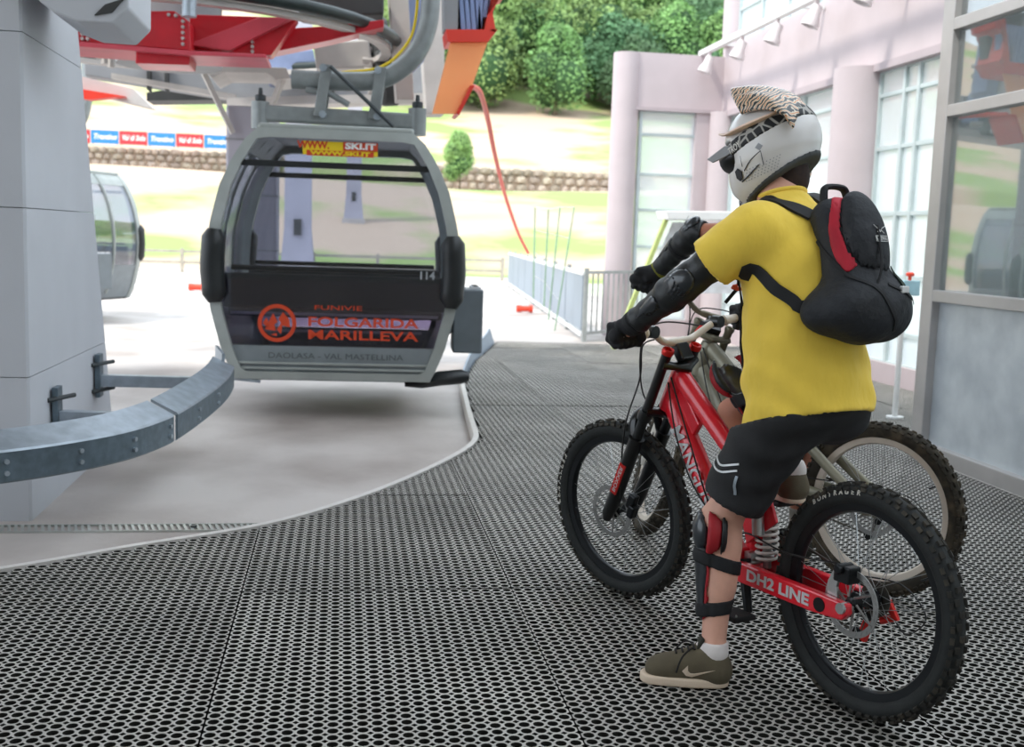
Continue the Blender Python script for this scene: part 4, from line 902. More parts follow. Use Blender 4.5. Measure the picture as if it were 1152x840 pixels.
        cl = MB(); cl.prism([(.035, .30), (.085, .30), (.085, .39), (.06, .44), (.035, .435), (.05, .38)], (0, .065, 0), (1, 0, 0), (0, 0, 1), .012); cl.obj('brake_mount', 'silver', b, bevel=.003)
        cl = MB(); cl.box((.015, .062, .43), (.06, .05, .05)); cl.cyl((.02, .04, .445), (.02, .10, .445), .016, 12); cl.obj('rear_caliper', 'hub_black', b, bevel=.005)
        MB().prism([(.46, .40), (.33, .50), (.36, .56), (.475, .60), (.5, .5)], (0, .045, 0), (1, 0, 0), (0, 0, 1), .012).obj('rocker_link', fm, b, bevel=.004)
        sh = [V3((.405, .0, .33)), V3((.425, 0, .56))]
        MB().cyl(sh[0], sh[1], .014, 12).obj('shock_shaft', 'silver', b, smooth=True)
        hel = [sh[0].lerp(sh[1], .12+.68*i/120)+V3((.034*math.cos(i*.42), .034*math.sin(i*.42), 0)) for i in range(121)]
        MB().tube(hel, .0055, 8).obj('shock_spring', 'spring_white', b, smooth=True)
        MB().lathe([(0, 0), (.024, 0), (.026, .01), (.026, .05), (.02, .06), (.012, .065), (.012, .085), (0, .085)], (.40, .06, .53), (.1, 0, 1), 16).obj('shock_reservoir', 'anod_red', b, smooth=True)
        MB().cyl((.39, .06, .45), (.40, .06, .53), .02, 14).obj('reservoir_body', 'silver', b, smooth=True)
    else:
        for s in (-1, 1):
            l = s*.07
            MB().tube(spline([V3((.47, s*.03, .40)), V3((.36, s*.055, .385)), V3((.14, l, .36)), V3((0, l, .345))], 5), .015, 12, flat=1.4).obj('chain_stay', fm, b, smooth=True)
            MB().tube(spline([V3((.43, s*.035, .63)), V3((.33, s*.055, .58)), V3((.10, l, .415)), V3((0, l, .36))], 5), .016, 12, flat=1.4).obj('seat_stay', fm, b, smooth=True)
            MB().prism([(-.03, .325), (.04, .325), (.06, .39), (.0, .40)], (0, l+.006, 0), (1, 0, 0), (0, 0, 1), .012).obj('dropout', fm, b, bevel=.003)
        MB().tube([V3((.44, 0, .45)), V3((.50, 0, .60))], .026, 14).obj('shock_body', 'hub_black', b, smooth=True)
        for s in (-1, 1): MB().lathe([(0, 0), (.022, 0), (.024, .012), (0, .016)], (.43, s*.035, .63), (0, s, 0), 14).obj('pivot_cap', 'hub_black', b, smooth=True)
        MB().lathe([(0, 0), (.014, 0), (.014, .02), (0, .022)], (.43, .05, .62), (0, 1, 0), 12).obj('pivot_bolt', 'anod_red', b, smooth=True)
    # drive train
    cr_a = sty['crank']; cd_ = V3((math.cos(cr_a), 0, math.sin(cr_a)))*.17
    for s in (-1, 1):
        e = bb+(cd_ if s > 0 else -cd_)
        m_ = MB(); m_.beam(bb+V3((0, s*.06, 0)), e+V3((0, s*.075, 0)), .016, .034, up=(0, 1, 0)) if False else m_.tube([bb+V3((0, s*.062, 0)), e+V3((0, s*.078, 0))], [.02, .014], 10); m_.obj('crank_arm', 'hub_black', b, smooth=True); pedal(b, e+V3((0, s*.08, 0)), s)
    MB().lathe([(.06, -.05), (.078, -.05), (.078, -.054), (.06, -.054)], bb, (0, 1, 0), 36, closed=True).obj('chain_ring', 'chain', b, smooth=True)
    MB().lathe([(.08, -.058), (.092, -.058), (.092, -.064), (.08, -.064)], bb, (0, 1, 0), 36, closed=True).obj('chain_guard', 'hub_black', b, smooth=True)
    ch = [bb+V3((0, -.052, .078)), V3((.0, -.055, WR+.042)), V3((-.042, -.055, WR)), V3((-.01, -.055, WR-.04)), V3((.03, -.055, WR-.06)), V3((.055, -.055, WR-.13)), V3((.085, -.055, WR-.125)), bb+V3((-.02, -.052, -.076)), bb+V3((.07, -.052, -.02)), bb+V3((.06, -.052, .05))]
    MB().tube(ch, .0045, 6, closed=True).obj('chain', 'chain', b)
    dr_ = MB(); dr_.tube([V3((-.02, -.075, WR-.005)), V3((-.045, -.085, WR-.05)), V3((.0, -.08, WR-.07))], .013, 10); dr_.box((.035, -.06, WR-.095), (.03, .016, .10), Matrix.Rotation(-.35, 3, 'Y')); dr_.obj('derailleur', 'anod_red' if sty['swing'] == 'box' else 'silver', b, smooth=True)
    for z in (WR-.06, WR-.128): MB().cyl((.03 if z > .25 else .065, -.062, z), (.03 if z > .25 else .065, -.05, z), .02, 14).obj('jockey_wheel', 'hub_black', b, smooth=True)
    MB().tube(spline([V3((.12, -.07, .38)), V3((-.06, -.08, .40)), V3((-.15, -.085, .33)), V3((-.09, -.085, .26)), V3((-.04, -.085, .29))], 8), .0025, 6).obj('gear_cable', 'cable_black', b, smooth=True)
    MB().tube(spline([AX(.6, .0, .045), D0.lerp(D1, .3)+V3((.02, .05, .03)), D0.lerp(D1, .7)+V3((.06, .045, .05)), V3((.55, .05, .42)), V3((.44, .055, .44)), V3((.25, .075, .43)), V3((.03, .07, .455))], 8), .003, 6).obj('brake_hose', 'cable_black', b, smooth=True)
    MB().tube(spline([AX(.62, .0, .04), T0.lerp(D1, .4)+V3((.02, .045, .02)), T0.lerp(D1, .75)+V3((0, .045, 0)), V3((.53, .05, .45))], 8), .003, 6).obj('gear_cable', 'cable_black', b, smooth=True)
    if sty.get('word'):
        dd = (D1-D0).normalized(); up2 = V3((-dd.z, 0, dd.x)); up2 = up2 if up2.z > 0 else -up2
        text('frame_lettering', sty['word'], .078, D0.lerp(D1, .50)+V3((0, .0385, 0)), -dd if dd.x > 0 else dd, up2, 'silver_print', dt, width=.40, shear=.2, bold=.0015)
    b_info[name] = dict(grip={s: X @ (bc+V3((-.043, s*(hwid-.028), .059))) for s in (-1, 1)}, axis={s: X.to_3x3() @ V3((-.17*.3, s, .05)).normalized() for s in (-1, 1)}, ped={1: bb+cd_+V3((0, .13, 0)), -1: bb-cd_+V3((0, -.13, 0))})
    return b
R1, H1 = Vector((1.512, 2.933, 0)), math.atan2(.931, -.364)
bike1 = bicycle('downhill_bicycle', 'red downhill mountain bike with white handlebar carrying the rider in yellow', R1, H1, 1.20, math.radians(11),
    dict(tyre='tyre', knob='knob', rim='rim_black', fork=('fork_black', 'fork_black'), cap='anod_red', bar='bar_white', grip='bar_white', bar_w=.345, frame='frame_red', swing='box', crank=-1.9, word='MANGUSTA', fdecal=1,
         decal_r=('BONTRAGER', PI/2-.36, .021, .318, .072), decal_f=('BONTRAGER', .22, .026, .320, .078)))
R2, H2 = Vector((2.105, 4.015, 0)), math.atan2(.811, -.586)
bike2 = bicycle('mountain_bicycle', 'olive grey mountain bike with cream rims behind the red bike', R2, H2, 1.12, math.radians(-42),
    dict(tyre='tyre_dusty', knob='tyre_dusty', rim='rim_cream', fork=('fork_olive', 'fork_white'), cap='fork_olive', bar='bar_olive', grip='black_rubber', bar_w=.385, frame='frame_olive', yel=1, swing='stays', crank=-1.25, ha=69, stem=.035))
# ------------------------------------------------------------------ people
M('skin_pale', 'd9a48e', .55, var=.06, scale=20, bump=.04, bscale=150); M('skin_tan', 'b06f55', .55, var=.06, scale=20)
M('shirt_yellow', 'f6d24e', .85, var=.05, scale=9, bump=.55, bscale=13, sheen=.15, stretch=(1, 1, .45)); M('shirt_dark', '26252c', .85, var=.1)
M('shorts_black', '1b1b1d', .8, var=.2, scale=14, bump=.1, bscale=300); M('pad_black', '1a1d1f', .45, var=.15, scale=30, bump=.1, bscale=250); M('pad_shell', '23282d', .28, var=.1, coat=.4)
M('pad_red', 'a31722', .6, var=.1); M('glove_black', '15161a', .75, var=.25, scale=40, bump=.2, bscale=300); M('glove_yellow', '8c8a2c', .7)
M('shoe_olive', '5c5340', .8, var=.15, scale=14, bump=.1, bscale=300); M('shoe_dark', '2b2a20', .85, var=.15); M('shoe_sole', 'd9c4ad', .6, var=.05); M('lace', '1a1714', .8); M('sock_white', 'e2dad6', .9, var=.04); M('sock_grey', '8b857c', .9)
M('hair_dark', '2a1a14', .8, var=.3, scale=60); M('strap_black', '131417', .75, var=.15, scale=60); M('cord_orange', 'e8562a', .5)
M('helmet_white', 'dcd9d6', .3, var=.03, coat=.5); M('helmet_black', '15171a', .35); M('helmet_grey', '9a9ca0', .5); M('liner', '4c4f50', .9); M('peach', 'e0c2ad', .5)
M('pack_black', '1b1e23', .7, var=.25, scale=12, bump=.5, bscale=22); M('pack_red', 'b0122a', .7, var=.12, scale=20); M('pack_green', '1c2a1c', .8); M('thread', 'd8d8d6', .7)
M('nose_skin', 'b8705c', .6)
m = M('zebra', 'd9ccb6', .4, coat=.3)    # striped visor print
N = m.node_tree.nodes; Lk = m.node_tree.links; wv = N.new('ShaderNodeTexWave'); wv.inputs['Scale'].default_value = 22; wv.inputs['Distortion'].default_value = 9; wv.inputs['Detail'].default_value = 2; wv.inputs['Detail Scale'].default_value = 1.2
tcn = [x for x in N if x.type == 'TEX_COORD'][0]; Lk.new(tcn.outputs['Object'], wv.inputs['Vector']); rr = N.new('ShaderNodeValToRGB'); e = rr.color_ramp.elements
e[0].position = .34; e[0].color = (.012, .013, .015, 1); e[1].position = .44; e[1].color = (*lin('dccfb8'), 1); q = e.new(.93); q.color = (*lin('d9c6ac'), 1); q = e.new(.97); q.color = (*lin('d77a35'), 1)
Lk.new(wv.outputs['Color'], rr.inputs[0]); Lk.new(rr.outputs[0], N['Principled BSDF'].inputs['Base Color'])
m = M('strap_print', '15171a', .6)
N = m.node_tree.nodes; Lk = m.node_tree.links; wv = N.new('ShaderNodeTexVoronoi'); wv.feature = 'DISTANCE_TO_EDGE'; wv.inputs['Scale'].default_value = 26; tcn = [x for x in N if x.type == 'TEX_COORD'][0]; Lk.new(tcn.outputs['Object'], wv.inputs['Vector'])
rr = N.new('ShaderNodeValToRGB'); e = rr.color_ramp.elements; e[0].position = .05; e[0].color = (*lin('a8a59f'), 1); e[1].position = .09; e[1].color = (.008, .009, .011, 1); Lk.new(wv.outputs['Distance'], rr.inputs[0]); Lk.new(rr.outputs[0], N['Principled BSDF'].inputs['Base Color'])
V3 = Vector
def ik(a, b, l1, l2, pole):
    a = V3(a); b = V3(b); d = b-a; L0 = min(d.length, (l1+l2)*.999); t = d.normalized(); x = (L0*L0+l1*l1-l2*l2)/(2*L0); h = math.sqrt(max(0, l1*l1-x*x)); p = V3(pole)-t*V3(pole).dot(t); p.normalize(); return a+t*x+p*h
lerp = lambda a, b, t: V3(a).lerp(V3(b), t)
def bounds(pts, m): P = np.array([tuple(p) for p in pts]); return P.min(0)-m, P.max(0)+m
def glove(parent, g, a, W_, mat, up=V3((0, 0, 1)), trim=None):
    a = a.normalized(); fwd = up.cross(a); fwd = fwd if fwd.x > 0 else -fwd; fwd.normalize(); u = a.cross(fwd); u = u if u.z > 0 else -u
    R = .034; pt = lambda o, ang, r=R: g+a*o+fwd*math.cos(math.radians(ang))*r+u*math.sin(math.radians(ang))*r
    F = []; kn = []
    for o, rad, ext in ((.037, .0110, 8), (.013, .0124, 0), (-.012, .0126, -4), (-.037, .0120, 4)):
        ch = [pt(o, 115, .042), pt(o, 48, .043), pt(o*.97, -22, .038), pt(o*.95, -86+ext, .034), pt(o*.93, -125+ext, .032)]; F.append((ch, rad)); kn.append(ch[0])
    th = [lerp(W_, pt(-.03, 150), .55)-a*.018, pt(-.052, -165, .036), pt(-.058, -118, .034), pt(-.05, -75, .034)]
    def fn(P):
        palm = union([cap(P, W_, k, .030, .019) for k in kn]+[cap(P, lerp(W_, kn[1], .45)-u*.012, pt(0, 160, .034), .024, .016)], .018); d = palm
        for ch, rad in F:
            fg = union([cap(P, ch[i], ch[i+1], rad+.001*(i == 0), rad-.0006*i) for i in range(4)], .006); d = smin(d, fg, .008)
        d = smin(d, union([cap(P, th[i], th[i+1], (.016, .0125, .0115)[i], (.0125, .0115, .0095)[i]) for i in range(3)], .006), .012)
        d = smin(d, cap(P, g-a*.036, g+a*.040, .027, .026), .01)
        cuff = cap(P, lerp(W_, g, -.28), lerp(W_, g, .1), .037, .034); return smin(d, cuff, .012)
    lo, hi = bounds([W_, g, lerp(W_, g, -.3)]+[p for ch, _ in F for p in ch], .05)
    o = sdf('glove', fn, lo, hi, .0042, mat, parent)
    tb = lambda P: np.maximum(fn(P)-.0025, np.abs(half(P, lerp(W_, g, -.1), g-W_))-.011)
    sdf('wrist_strap', tb, lo, hi, .004, trim or 'strap_black', o)
def shoe(parent, heel, tdir, z0, mat_u, logo=True):
    T = V3((tdir[0], tdir[1], 0)).normalized(); S = V3((-T.y, T.x, 0)); X = frame((heel[0], heel[1], z0), T, S); Xi = np.array(X.inverted())
    loc = lambda P: P@Xi[:3, :3].T.astype(np.float32)+Xi[:3, 3].astype(np.float32)
    def upper(P):
        q = loc(P); d = union([cap(q, (.045, 0, .045), (.225, -.004, .042), .044, .037, ((0, 0, 1), 1.0)), cap(q, (.045, 0, .05), (.055, 0, .10), .044, .041), cap(q, (.09, 0, .088), (.19, 0, .055), .036, .030)], .04)
        d = smax(d, half(q, (.06, 0, .118), (-.25, 0, 1)), .006); d = np.maximum(d, .012-q[:, 2]); return smax(d, -cap(q, (.05, 0, .1), (.045, 0, .2), .034, .034), .006)
    def sole(P):
        q = loc(P); c = np.clip(q[:, 0], .046, .232); w_ = .044+.006*np.sin((c-.04)*16); r = np.hypot(q[:, 0]-c, q[:, 1]+.004*(c > .15))-w_; return smax(r, np.abs(q[:, 2]-.0145)-.0145, .005)
    pts = [X @ V3(p) for p in ((-.02, -.07, -.01), (.31, .07, .15), (-.02, .07, 0), (.31, -.07, 0))]; lo, hi = bounds(pts, .01)
    u = sdf('shoe', upper, lo, hi, .0055, mat_u, parent); sdf('shoe_sole', sole, lo, hi, .005, 'shoe_sole', u)
    for sgn in (1, -1):
        sw = [(.152, .054), (.139, .036), (.122, .031), (.052, .066), (.115, .046), (.127, .047), (.134, .056), (.136, .076)] if logo else None
        if sw:
            pts = [(x, sgn*.06, z) for x, z in sw]; P, G = snap(upper, [X @ V3(p) for p in pts], .0015); mb = MB(); n = len(P); cc = sum(P, V3())/n
            mb.add(P+[p+g*.002 for p, g in zip(P, G)], [tuple(range(n, 2*n)), tuple(range(n))[::-1]]+[(i, (i+1) % n, n+(i+1) % n, n+i) for i in range(n)]); mb.obj('shoe_swoosh', 'shoe_sole', u)
    for x in (.115, .135, .155, .175):
        P, _ = snap(upper, [X @ V3((x, y, .12)) for y in (-.026, -.012, 0, .012, .026)], .003); MB().tube(P, .0032, 6).obj('shoe_lace', 'lace', u, smooth=True)
    P = [X @ V3(p) for p in ((.11, 0, .115), (.13, .03, .118), (.155, .045, .095), (.17, .05, .05))]; MB().tube(spline(P, 4), .003, 6).obj('shoe_lace', 'lace', u, smooth=True)
    MB().tube(spline([X @ V3(p) for p in ((.11, 0, .115), (.125, -.03, .122), (.15, -.045, .11), (.18, -.05, .06))], 4), .003, 6).obj('shoe_lace', 'lace', u, smooth=True)
    tg = MB(); tg.box((.098, 0, .128), (.012, .05, .05), Matrix.Rotation(-.4, 3, 'Y')); tg.obj('shoe_tongue', 'shoe_dark', u, bevel=.005, xf=X); return u
def rider(name, label, loc, rz, J, C, full=True):
    t = thing(name, label, 'person', loc, rz); skin = C['skin']
    hipL, hipR = V3(J['pel'])+V3((0, .095, -.02)), V3(J['pel'])+V3((0, -.095, -.02))
    K = {1: V3(J['KL']), -1: V3(J['KR'])}; A = {1: V3(J['AL']), -1: V3(J['AR'])}; HP = {1: hipL, -1: hipR}
    SH = {1: V3(J['SL']), -1: V3(J['SR'])}; E = {1: V3(J['EL']), -1: V3(J['ER'])}; Wr = {1: V3(J['WL']), -1: V3(J['WR'])}; G = {1: V3(J['GL']), -1: V3(J['GR'])}
    FD = {1: V3((*J['FL'], 0)).normalized(), -1: V3((*J['FR'], 0)).normalized()}
    pel, wai, che, nec, hea = (V3(J[k]) for k in ('pel', 'wai', 'che', 'nec', 'hea'))
    def leg(P, s):
        k, a, f = K[s], A[s], FD[s]
        d = union([cap(P, HP[s], k, .088, .057), cap(P, k, lerp(k, a, .12), .057, .055), cap(P, lerp(k, a, .1)-f*.006, a, .052, .036)], .03)
        d = smin(d, ell(P, lerp(k, a, .33)-f*.022, (.047, .047, .12), rotm((a-k).cross(f), f)), .03) if False else smin(d, cap(P, lerp(k, a, .2)-f*.018, lerp(k, a, .5)-f*.014, .047, .042), .03)
        d = smin(d, ell(P, k+f*.02, (.045, .045, .05)), .02)
        return smin(d, cap(P, a, a+f*.10-V3((0, 0, .045)), .034, .025), .03)
    def arm(P, s): return union([cap(P, SH[s], E[s], .052, .04), cap(P, E[s], Wr[s], .041, .029), ell(P, lerp(E[s], Wr[s], .25), (.043, .043, .043)), cap(P, Wr[s], lerp(Wr[s], G[s], .6), .027, .024)], .025)
    def torso(P): return union([ell(P, pel, (.12, .16, .12)), cap(P, pel, wai, .125, .115), cap(P, wai, che, .12, .14), cap(P, SH[1], SH[-1], .06, .06), cap(P, nec-V3((.02, 0, .06)), nec, .07, .058), cap(P, nec, hea, .057, .055)], .06)
    hf = V3(J['hf']).normalized(); hu = V3((0, 0, 1)); hu = (hu-hf*hu.dot(hf)).normalized(); hl = hu.cross(hf); HR = np.array([hf, hl, hu], np.float32).T; hc = A3(hea)
    def head(P):
        q = (P-hc)@HR; d = union([ell(q, (-.005, 0, .03), (.095, .075, .09)), ell(q, (.03, 0, -.04), (.06, .055, .075)), cap(q, (.06, 0, -.085), (.07, 0, -.09), .025)], .03)
        d = smin(d, cap(q, (.095, 0, .015), (.112, 0, -.02), .010, .014), .012)        # nose
        for y in (-.031, .031): d = smax(d, -ell(q, (.098, y, .018), (.018, .016, .012)), .01); d = np.minimum(d, ell(q, (.083, y, .018), (.012, .012, .012)))
        d = smin(d, ell(q, (.086, 0, -.052), (.012, .026, .006)), .006); d = smin(d, ell(q, (.088, 0, -.063), (.010, .022, .006)), .006)      # lips
        for y in (-.077, .077): d = smin(d, ell(q, (-.005, y, -.005), (.02, .008, .03)), .008)
        return d
    def body(P):
        tl = union([torso(P), leg(P, 1), leg(P, -1)], .02); inside_shirt = (half(P, V3(J['hem'][4])+V3((0, 0, .012)), J['hem'][5]) < 0) & (P[:, 2] < che.z-.02)
        tl = np.where(inside_shirt, np.maximum(tl, shirt0(P)+.032), tl); return union([tl, head(P), arm(P, 1), arm(P, -1)], .02)
    allp = [pel, che, hea+V3((0, 0, .1))]+[d[s] for d in (K, A, SH, E, Wr, G) for s in (1, -1)]; lo, hi = bounds(allp, .13); lo[2] = max(lo[2], .0)
    # shirt
    shp = C['shirt']; arm_cut = J.get('slv', .62); hem = J['hem']
    def shirt0(P):
        low = np.clip((1.38-P[:, 2])*3, .35, 1.5); wr = .0035*np.sin(46*(P[:, 1]*.7+P[:, 2]*.45+P[:, 0]*.35)+2.5*np.sin(11*P[:, 0]+8*P[:, 2]))+.005*np.sin(19*(P[:, 0]*.8-P[:, 2]*.55)+2.0*np.sin(9*P[:, 1]+5*P[:, 2]))+.0025*np.sin(70*(P[:, 2]*.8-P[:, 1]*.6)+3*np.sin(14*P[:, 1]))
        tor = union([cap(P, hem[0], hem[1], hem[2], hem[3], ((1, 0, 0), .94)), cap(P, lerp(SH[1], SH[-1], .12)-V3((.01, 0, .015)), lerp(SH[-1], SH[1], .12)-V3((.01, 0, .015)), .084, .084), cap(P, che, nec-V3((.01, 0, .03)), .15, .08)], .07)
        for s in (1, -1): tor = smin(tor, cap(P, SH[s], lerp(SH[s], E[s], arm_cut+.2), .082, .083), .045)
        return tor+wr*low
    sdf('body', body, lo, hi, .0105, skin, t)
    def shirt(P):
        d = shirt0(P); d = smax(d, half(P, hem[4], hem[5]), .004)
        for s in (1, -1):
            c = lerp(SH[s], E[s], arm_cut); near = np.linalg.norm(P-A3(c), axis=1)-.17; d = np.maximum(d, np.minimum(half(P, c, E[s]-SH[s]), -near))
        d = smax(d, -ell(P, nec+V3((.02, 0, .075)), (.075, .085, .085)), .008)
        inn = shirt0(P)+.021; skirt = np.maximum(inn, half(P, V3(hem[4])+V3((0, 0, .10)), V3((0, 0, 1)))); d = np.maximum(d, -skirt); return d
    slo, shi = bounds([V3(hem[0]), V3(hem[0])-V3((.03, 0, 0)), SH[1], SH[-1], lerp(SH[1], E[1], .7), lerp(SH[-1], E[-1], .7), nec], .24)
    sh_o = sdf('t_shirt', shirt, slo, shi, .0085, shp, t)
    P_, G_ = snap(shirt0, [nec+V3((.02, 0, .03))+V3((.082*math.cos(a), .09*math.sin(a), .0)) for a in np.linspace(0, 2*PI, 33)[:-1]], .001)
    MB().tube(P_, .008, 8, closed=True).obj('shirt_collar', shp, sh_o, smooth=True)
    # shorts
    def shorts0(P):
        wr = .004*np.sin(36*(P[:, 2]*.6+P[:, 0]*.6-P[:, 1]*.4)+3*np.sin(10*P[:, 2]+9*P[:, 1]))+.003*np.sin(60*(P[:, 2]+.3*P[:, 1])+3*np.sin(13*P[:, 0]))
        d = union([ell(P, pel-V3((.01, 0, .01)), (.14, .175, .14))]+[cap(P, HP[s]-V3((0, 0, .03)), lerp(HP[s], K[s], 1.0), .122, .094) for s in (1, -1)], .05); return d+wr
    def shorts(P):
        d = shorts0(P)
        for s in (1, -1):
            c = lerp(HP[s], K[s], J['scut'][0 if s > 0 else 1]); near = np.linalg.norm(P-A3(c), axis=1)-.22; d = np.maximum(d, np.minimum(half(P, c, K[s]-HP[s]), -near))
        d = smax(d, half(P, pel+V3((0, 0, .11)), (0, 0, 1)), .01); return np.where(half(P, V3(hem[4])+V3((0, 0, .012)), hem[5]) < 0, np.maximum(d, shirt0(P)+.025), d)
    zlo, zhi = bounds([pel, K[1], K[-1]], .2); so = sdf('shorts', shorts, zlo, zhi, .010, 'shorts_black', t)
    for s in (1, -1):
        k, a, f = K[s], A[s], FD[s]; side = f.cross(V3((0, 0, 1)))
        if C['pads']:
            lg = lambda P, s=s: leg(P, s); pts = [k, a]; plo, phi = bounds(pts, .11); sd = (a-k).normalized(); ff = (f-sd*f.dot(sd)).normalized(); Rl = rotm(ff, sd.cross(ff))
            gd = sdf('knee_pad', lambda P: smax(np.minimum(ell(P, k+ff*.052+sd*.03, (.034, .052, .068), Rl), 9), -(lg(P)+.0), .004), plo, phi, .0055, 'pad_shell', t)
            shin = lambda P: smax(cap(P, lerp(k, a, .26)+ff*.03, lerp(k, a, .70)+ff*.022, .046, .034), -(lg(P)-.002), .004)
            sdf('shin_plate', lambda P: np.maximum(shin(P), -half(P, lerp(k, a, .48)+ff*.040, ff)), plo, phi, .0055, 'pad_shell', gd)
            sdf('pad_liner', lambda P: np.maximum(np.maximum(shin(P), half(P, lerp(k, a, .48)+ff*.041, ff)), -half(P, lerp(k, a, .48)+ff*.022, ff)), plo, phi, .0055, 'pad_red', gd)
            for sg in (1, -1): sdf('pad_cushion', lambda P: smax(np.maximum(np.maximum(np.maximum(ell(P, k+ff*.028+sd*.03, (.058, .088, .084), Rl), half(P, k+ff*.046, ff)), -half(P, k+ff*.004, ff)), .03-sg*half(P, k, sd.cross(ff))), -(lg(P)-.003), .003), plo, phi, .0055, 'pad_red', gd)
            for sg in (1, -1): sdf('pad_edge', lambda P: smax(np.maximum(np.maximum(np.maximum(ell(P, k+ff*.015+sd*.03, (.058, .094, .092), Rl), half(P, k+ff*.006, ff)), -half(P, k-ff*.012, ff)), .03-sg*half(P, k, sd.cross(ff))), -(lg(P)-.002), .003), plo, phi, .0055, 'pad_black', gd)
            for q, tl in ((.31, .25), (.66, -.18)):
                sdf('pad_strap', lambda P: np.maximum(np.minimum(lg(P), shin(P))-.0055, np.abs(half(P, lerp(k, a, q), sd+ff*tl))-.021), plo, phi, .005, 'strap_black', gd)
        sk = lambda P, s=s: np.maximum(leg(P, s)-.005, np.maximum(half(P, A[s]+V3((0, 0, C['sock'][1])), (0, 0, 1)), -half(P, A[s]-V3((0, 0, .05)), (0, 0, 1))))
        sdf('sock', sk, *bounds([A[s], A[s]+V3((0, 0, .1))], .09), .0055, C['sock'][0], t)
        shoe(t, a-f*.055, f, J['FZ'][0 if s > 0 else 1], 'shoe_olive' if full else 'shoe_dark', logo=full)
        # elbow and forearm guard
        am = lambda P, s=s: arm(P, s); e, w_ = E[s], Wr[s]; out = (e-lerp(SH[s], w_, .5)).normalized(); q0, q1 = C['guard']
        glo, ghi = bounds([SH[s], e, w_], .1)
        def gsl(P, am=am, e=e, w_=w_, s=s): return np.maximum(am(P)-.011-.0015*np.sin(120*half(P, e, w_-e)), np.maximum(half(P, lerp(e, w_, .93), w_-e), half(P, lerp(e, SH[s], q0), SH[s]-e)))
        go = sdf('elbow_guard', gsl, glo, ghi, .006, 'pad_black', t)
        ax1 = (w_-e).normalized(); o2 = (out-ax1*out.dot(ax1)+V3((0, s*.35, .15))); o2 = (o2-ax1*o2.dot(ax1)).normalized()
        sdf('elbow_cup', lambda P: smax(ell(P, e+o2*.030+ax1*.0, (.030, .045, .070), rotm(o2, o2.cross(ax1))), -(am(P)-.008), .004), glo, ghi, .0055, 'pad_shell', go)
        sdf('forearm_plate', lambda P: smax(cap(P, lerp(e, w_, .38)+o2*.026, lerp(e, w_, .8)+o2*.018, .033, .025), -(am(P)-.009), .004), glo, ghi, .0055, 'pad_shell', go)
        if not full: sdf('guard_strap', lambda P: np.maximum(am(P)-.016, np.abs(half(P, lerp(e, w_, .42), w_-e))-.012), glo, ghi, .006, 'strap_black', go)
        if s > 0 and not full:
            text('guard_lettering', 'SIXSIXONE', .02, e+o2*.062-ax1*.015, o2.cross(ax1), -ax1, 'silver_print', go, width=.085)
        glove(t, G[s], J['GA'][s], w_, 'glove_black', trim=C['trim'])
    hr = lambda P: np.maximum(smax(np.minimum(ell((P-hc)@HR, (-.025, 0, .0), (.09, .083, .115)), ell((P-hc)@HR, (-.045, 0, -.085), (.062, .068, .085))), -half((P-hc)@HR, (.0, 0, 0), (-1, 0, 0)) if False else (((P-hc)@HR)[:, 0]-.02), .01), -(((P-hc)@HR)[:, 2]+.150))
    sdf('hair', hr, hea-V3((.17, .16, .2)), hea+V3((.15, .15, .14)), .008, 'hair_dark', t)
    return t, dict(shirt=shirt0, shorts=shorts0, HR=HR, hc=hea, shirt_o=sh_o, shorts_o=so, K=K, HP=HP)
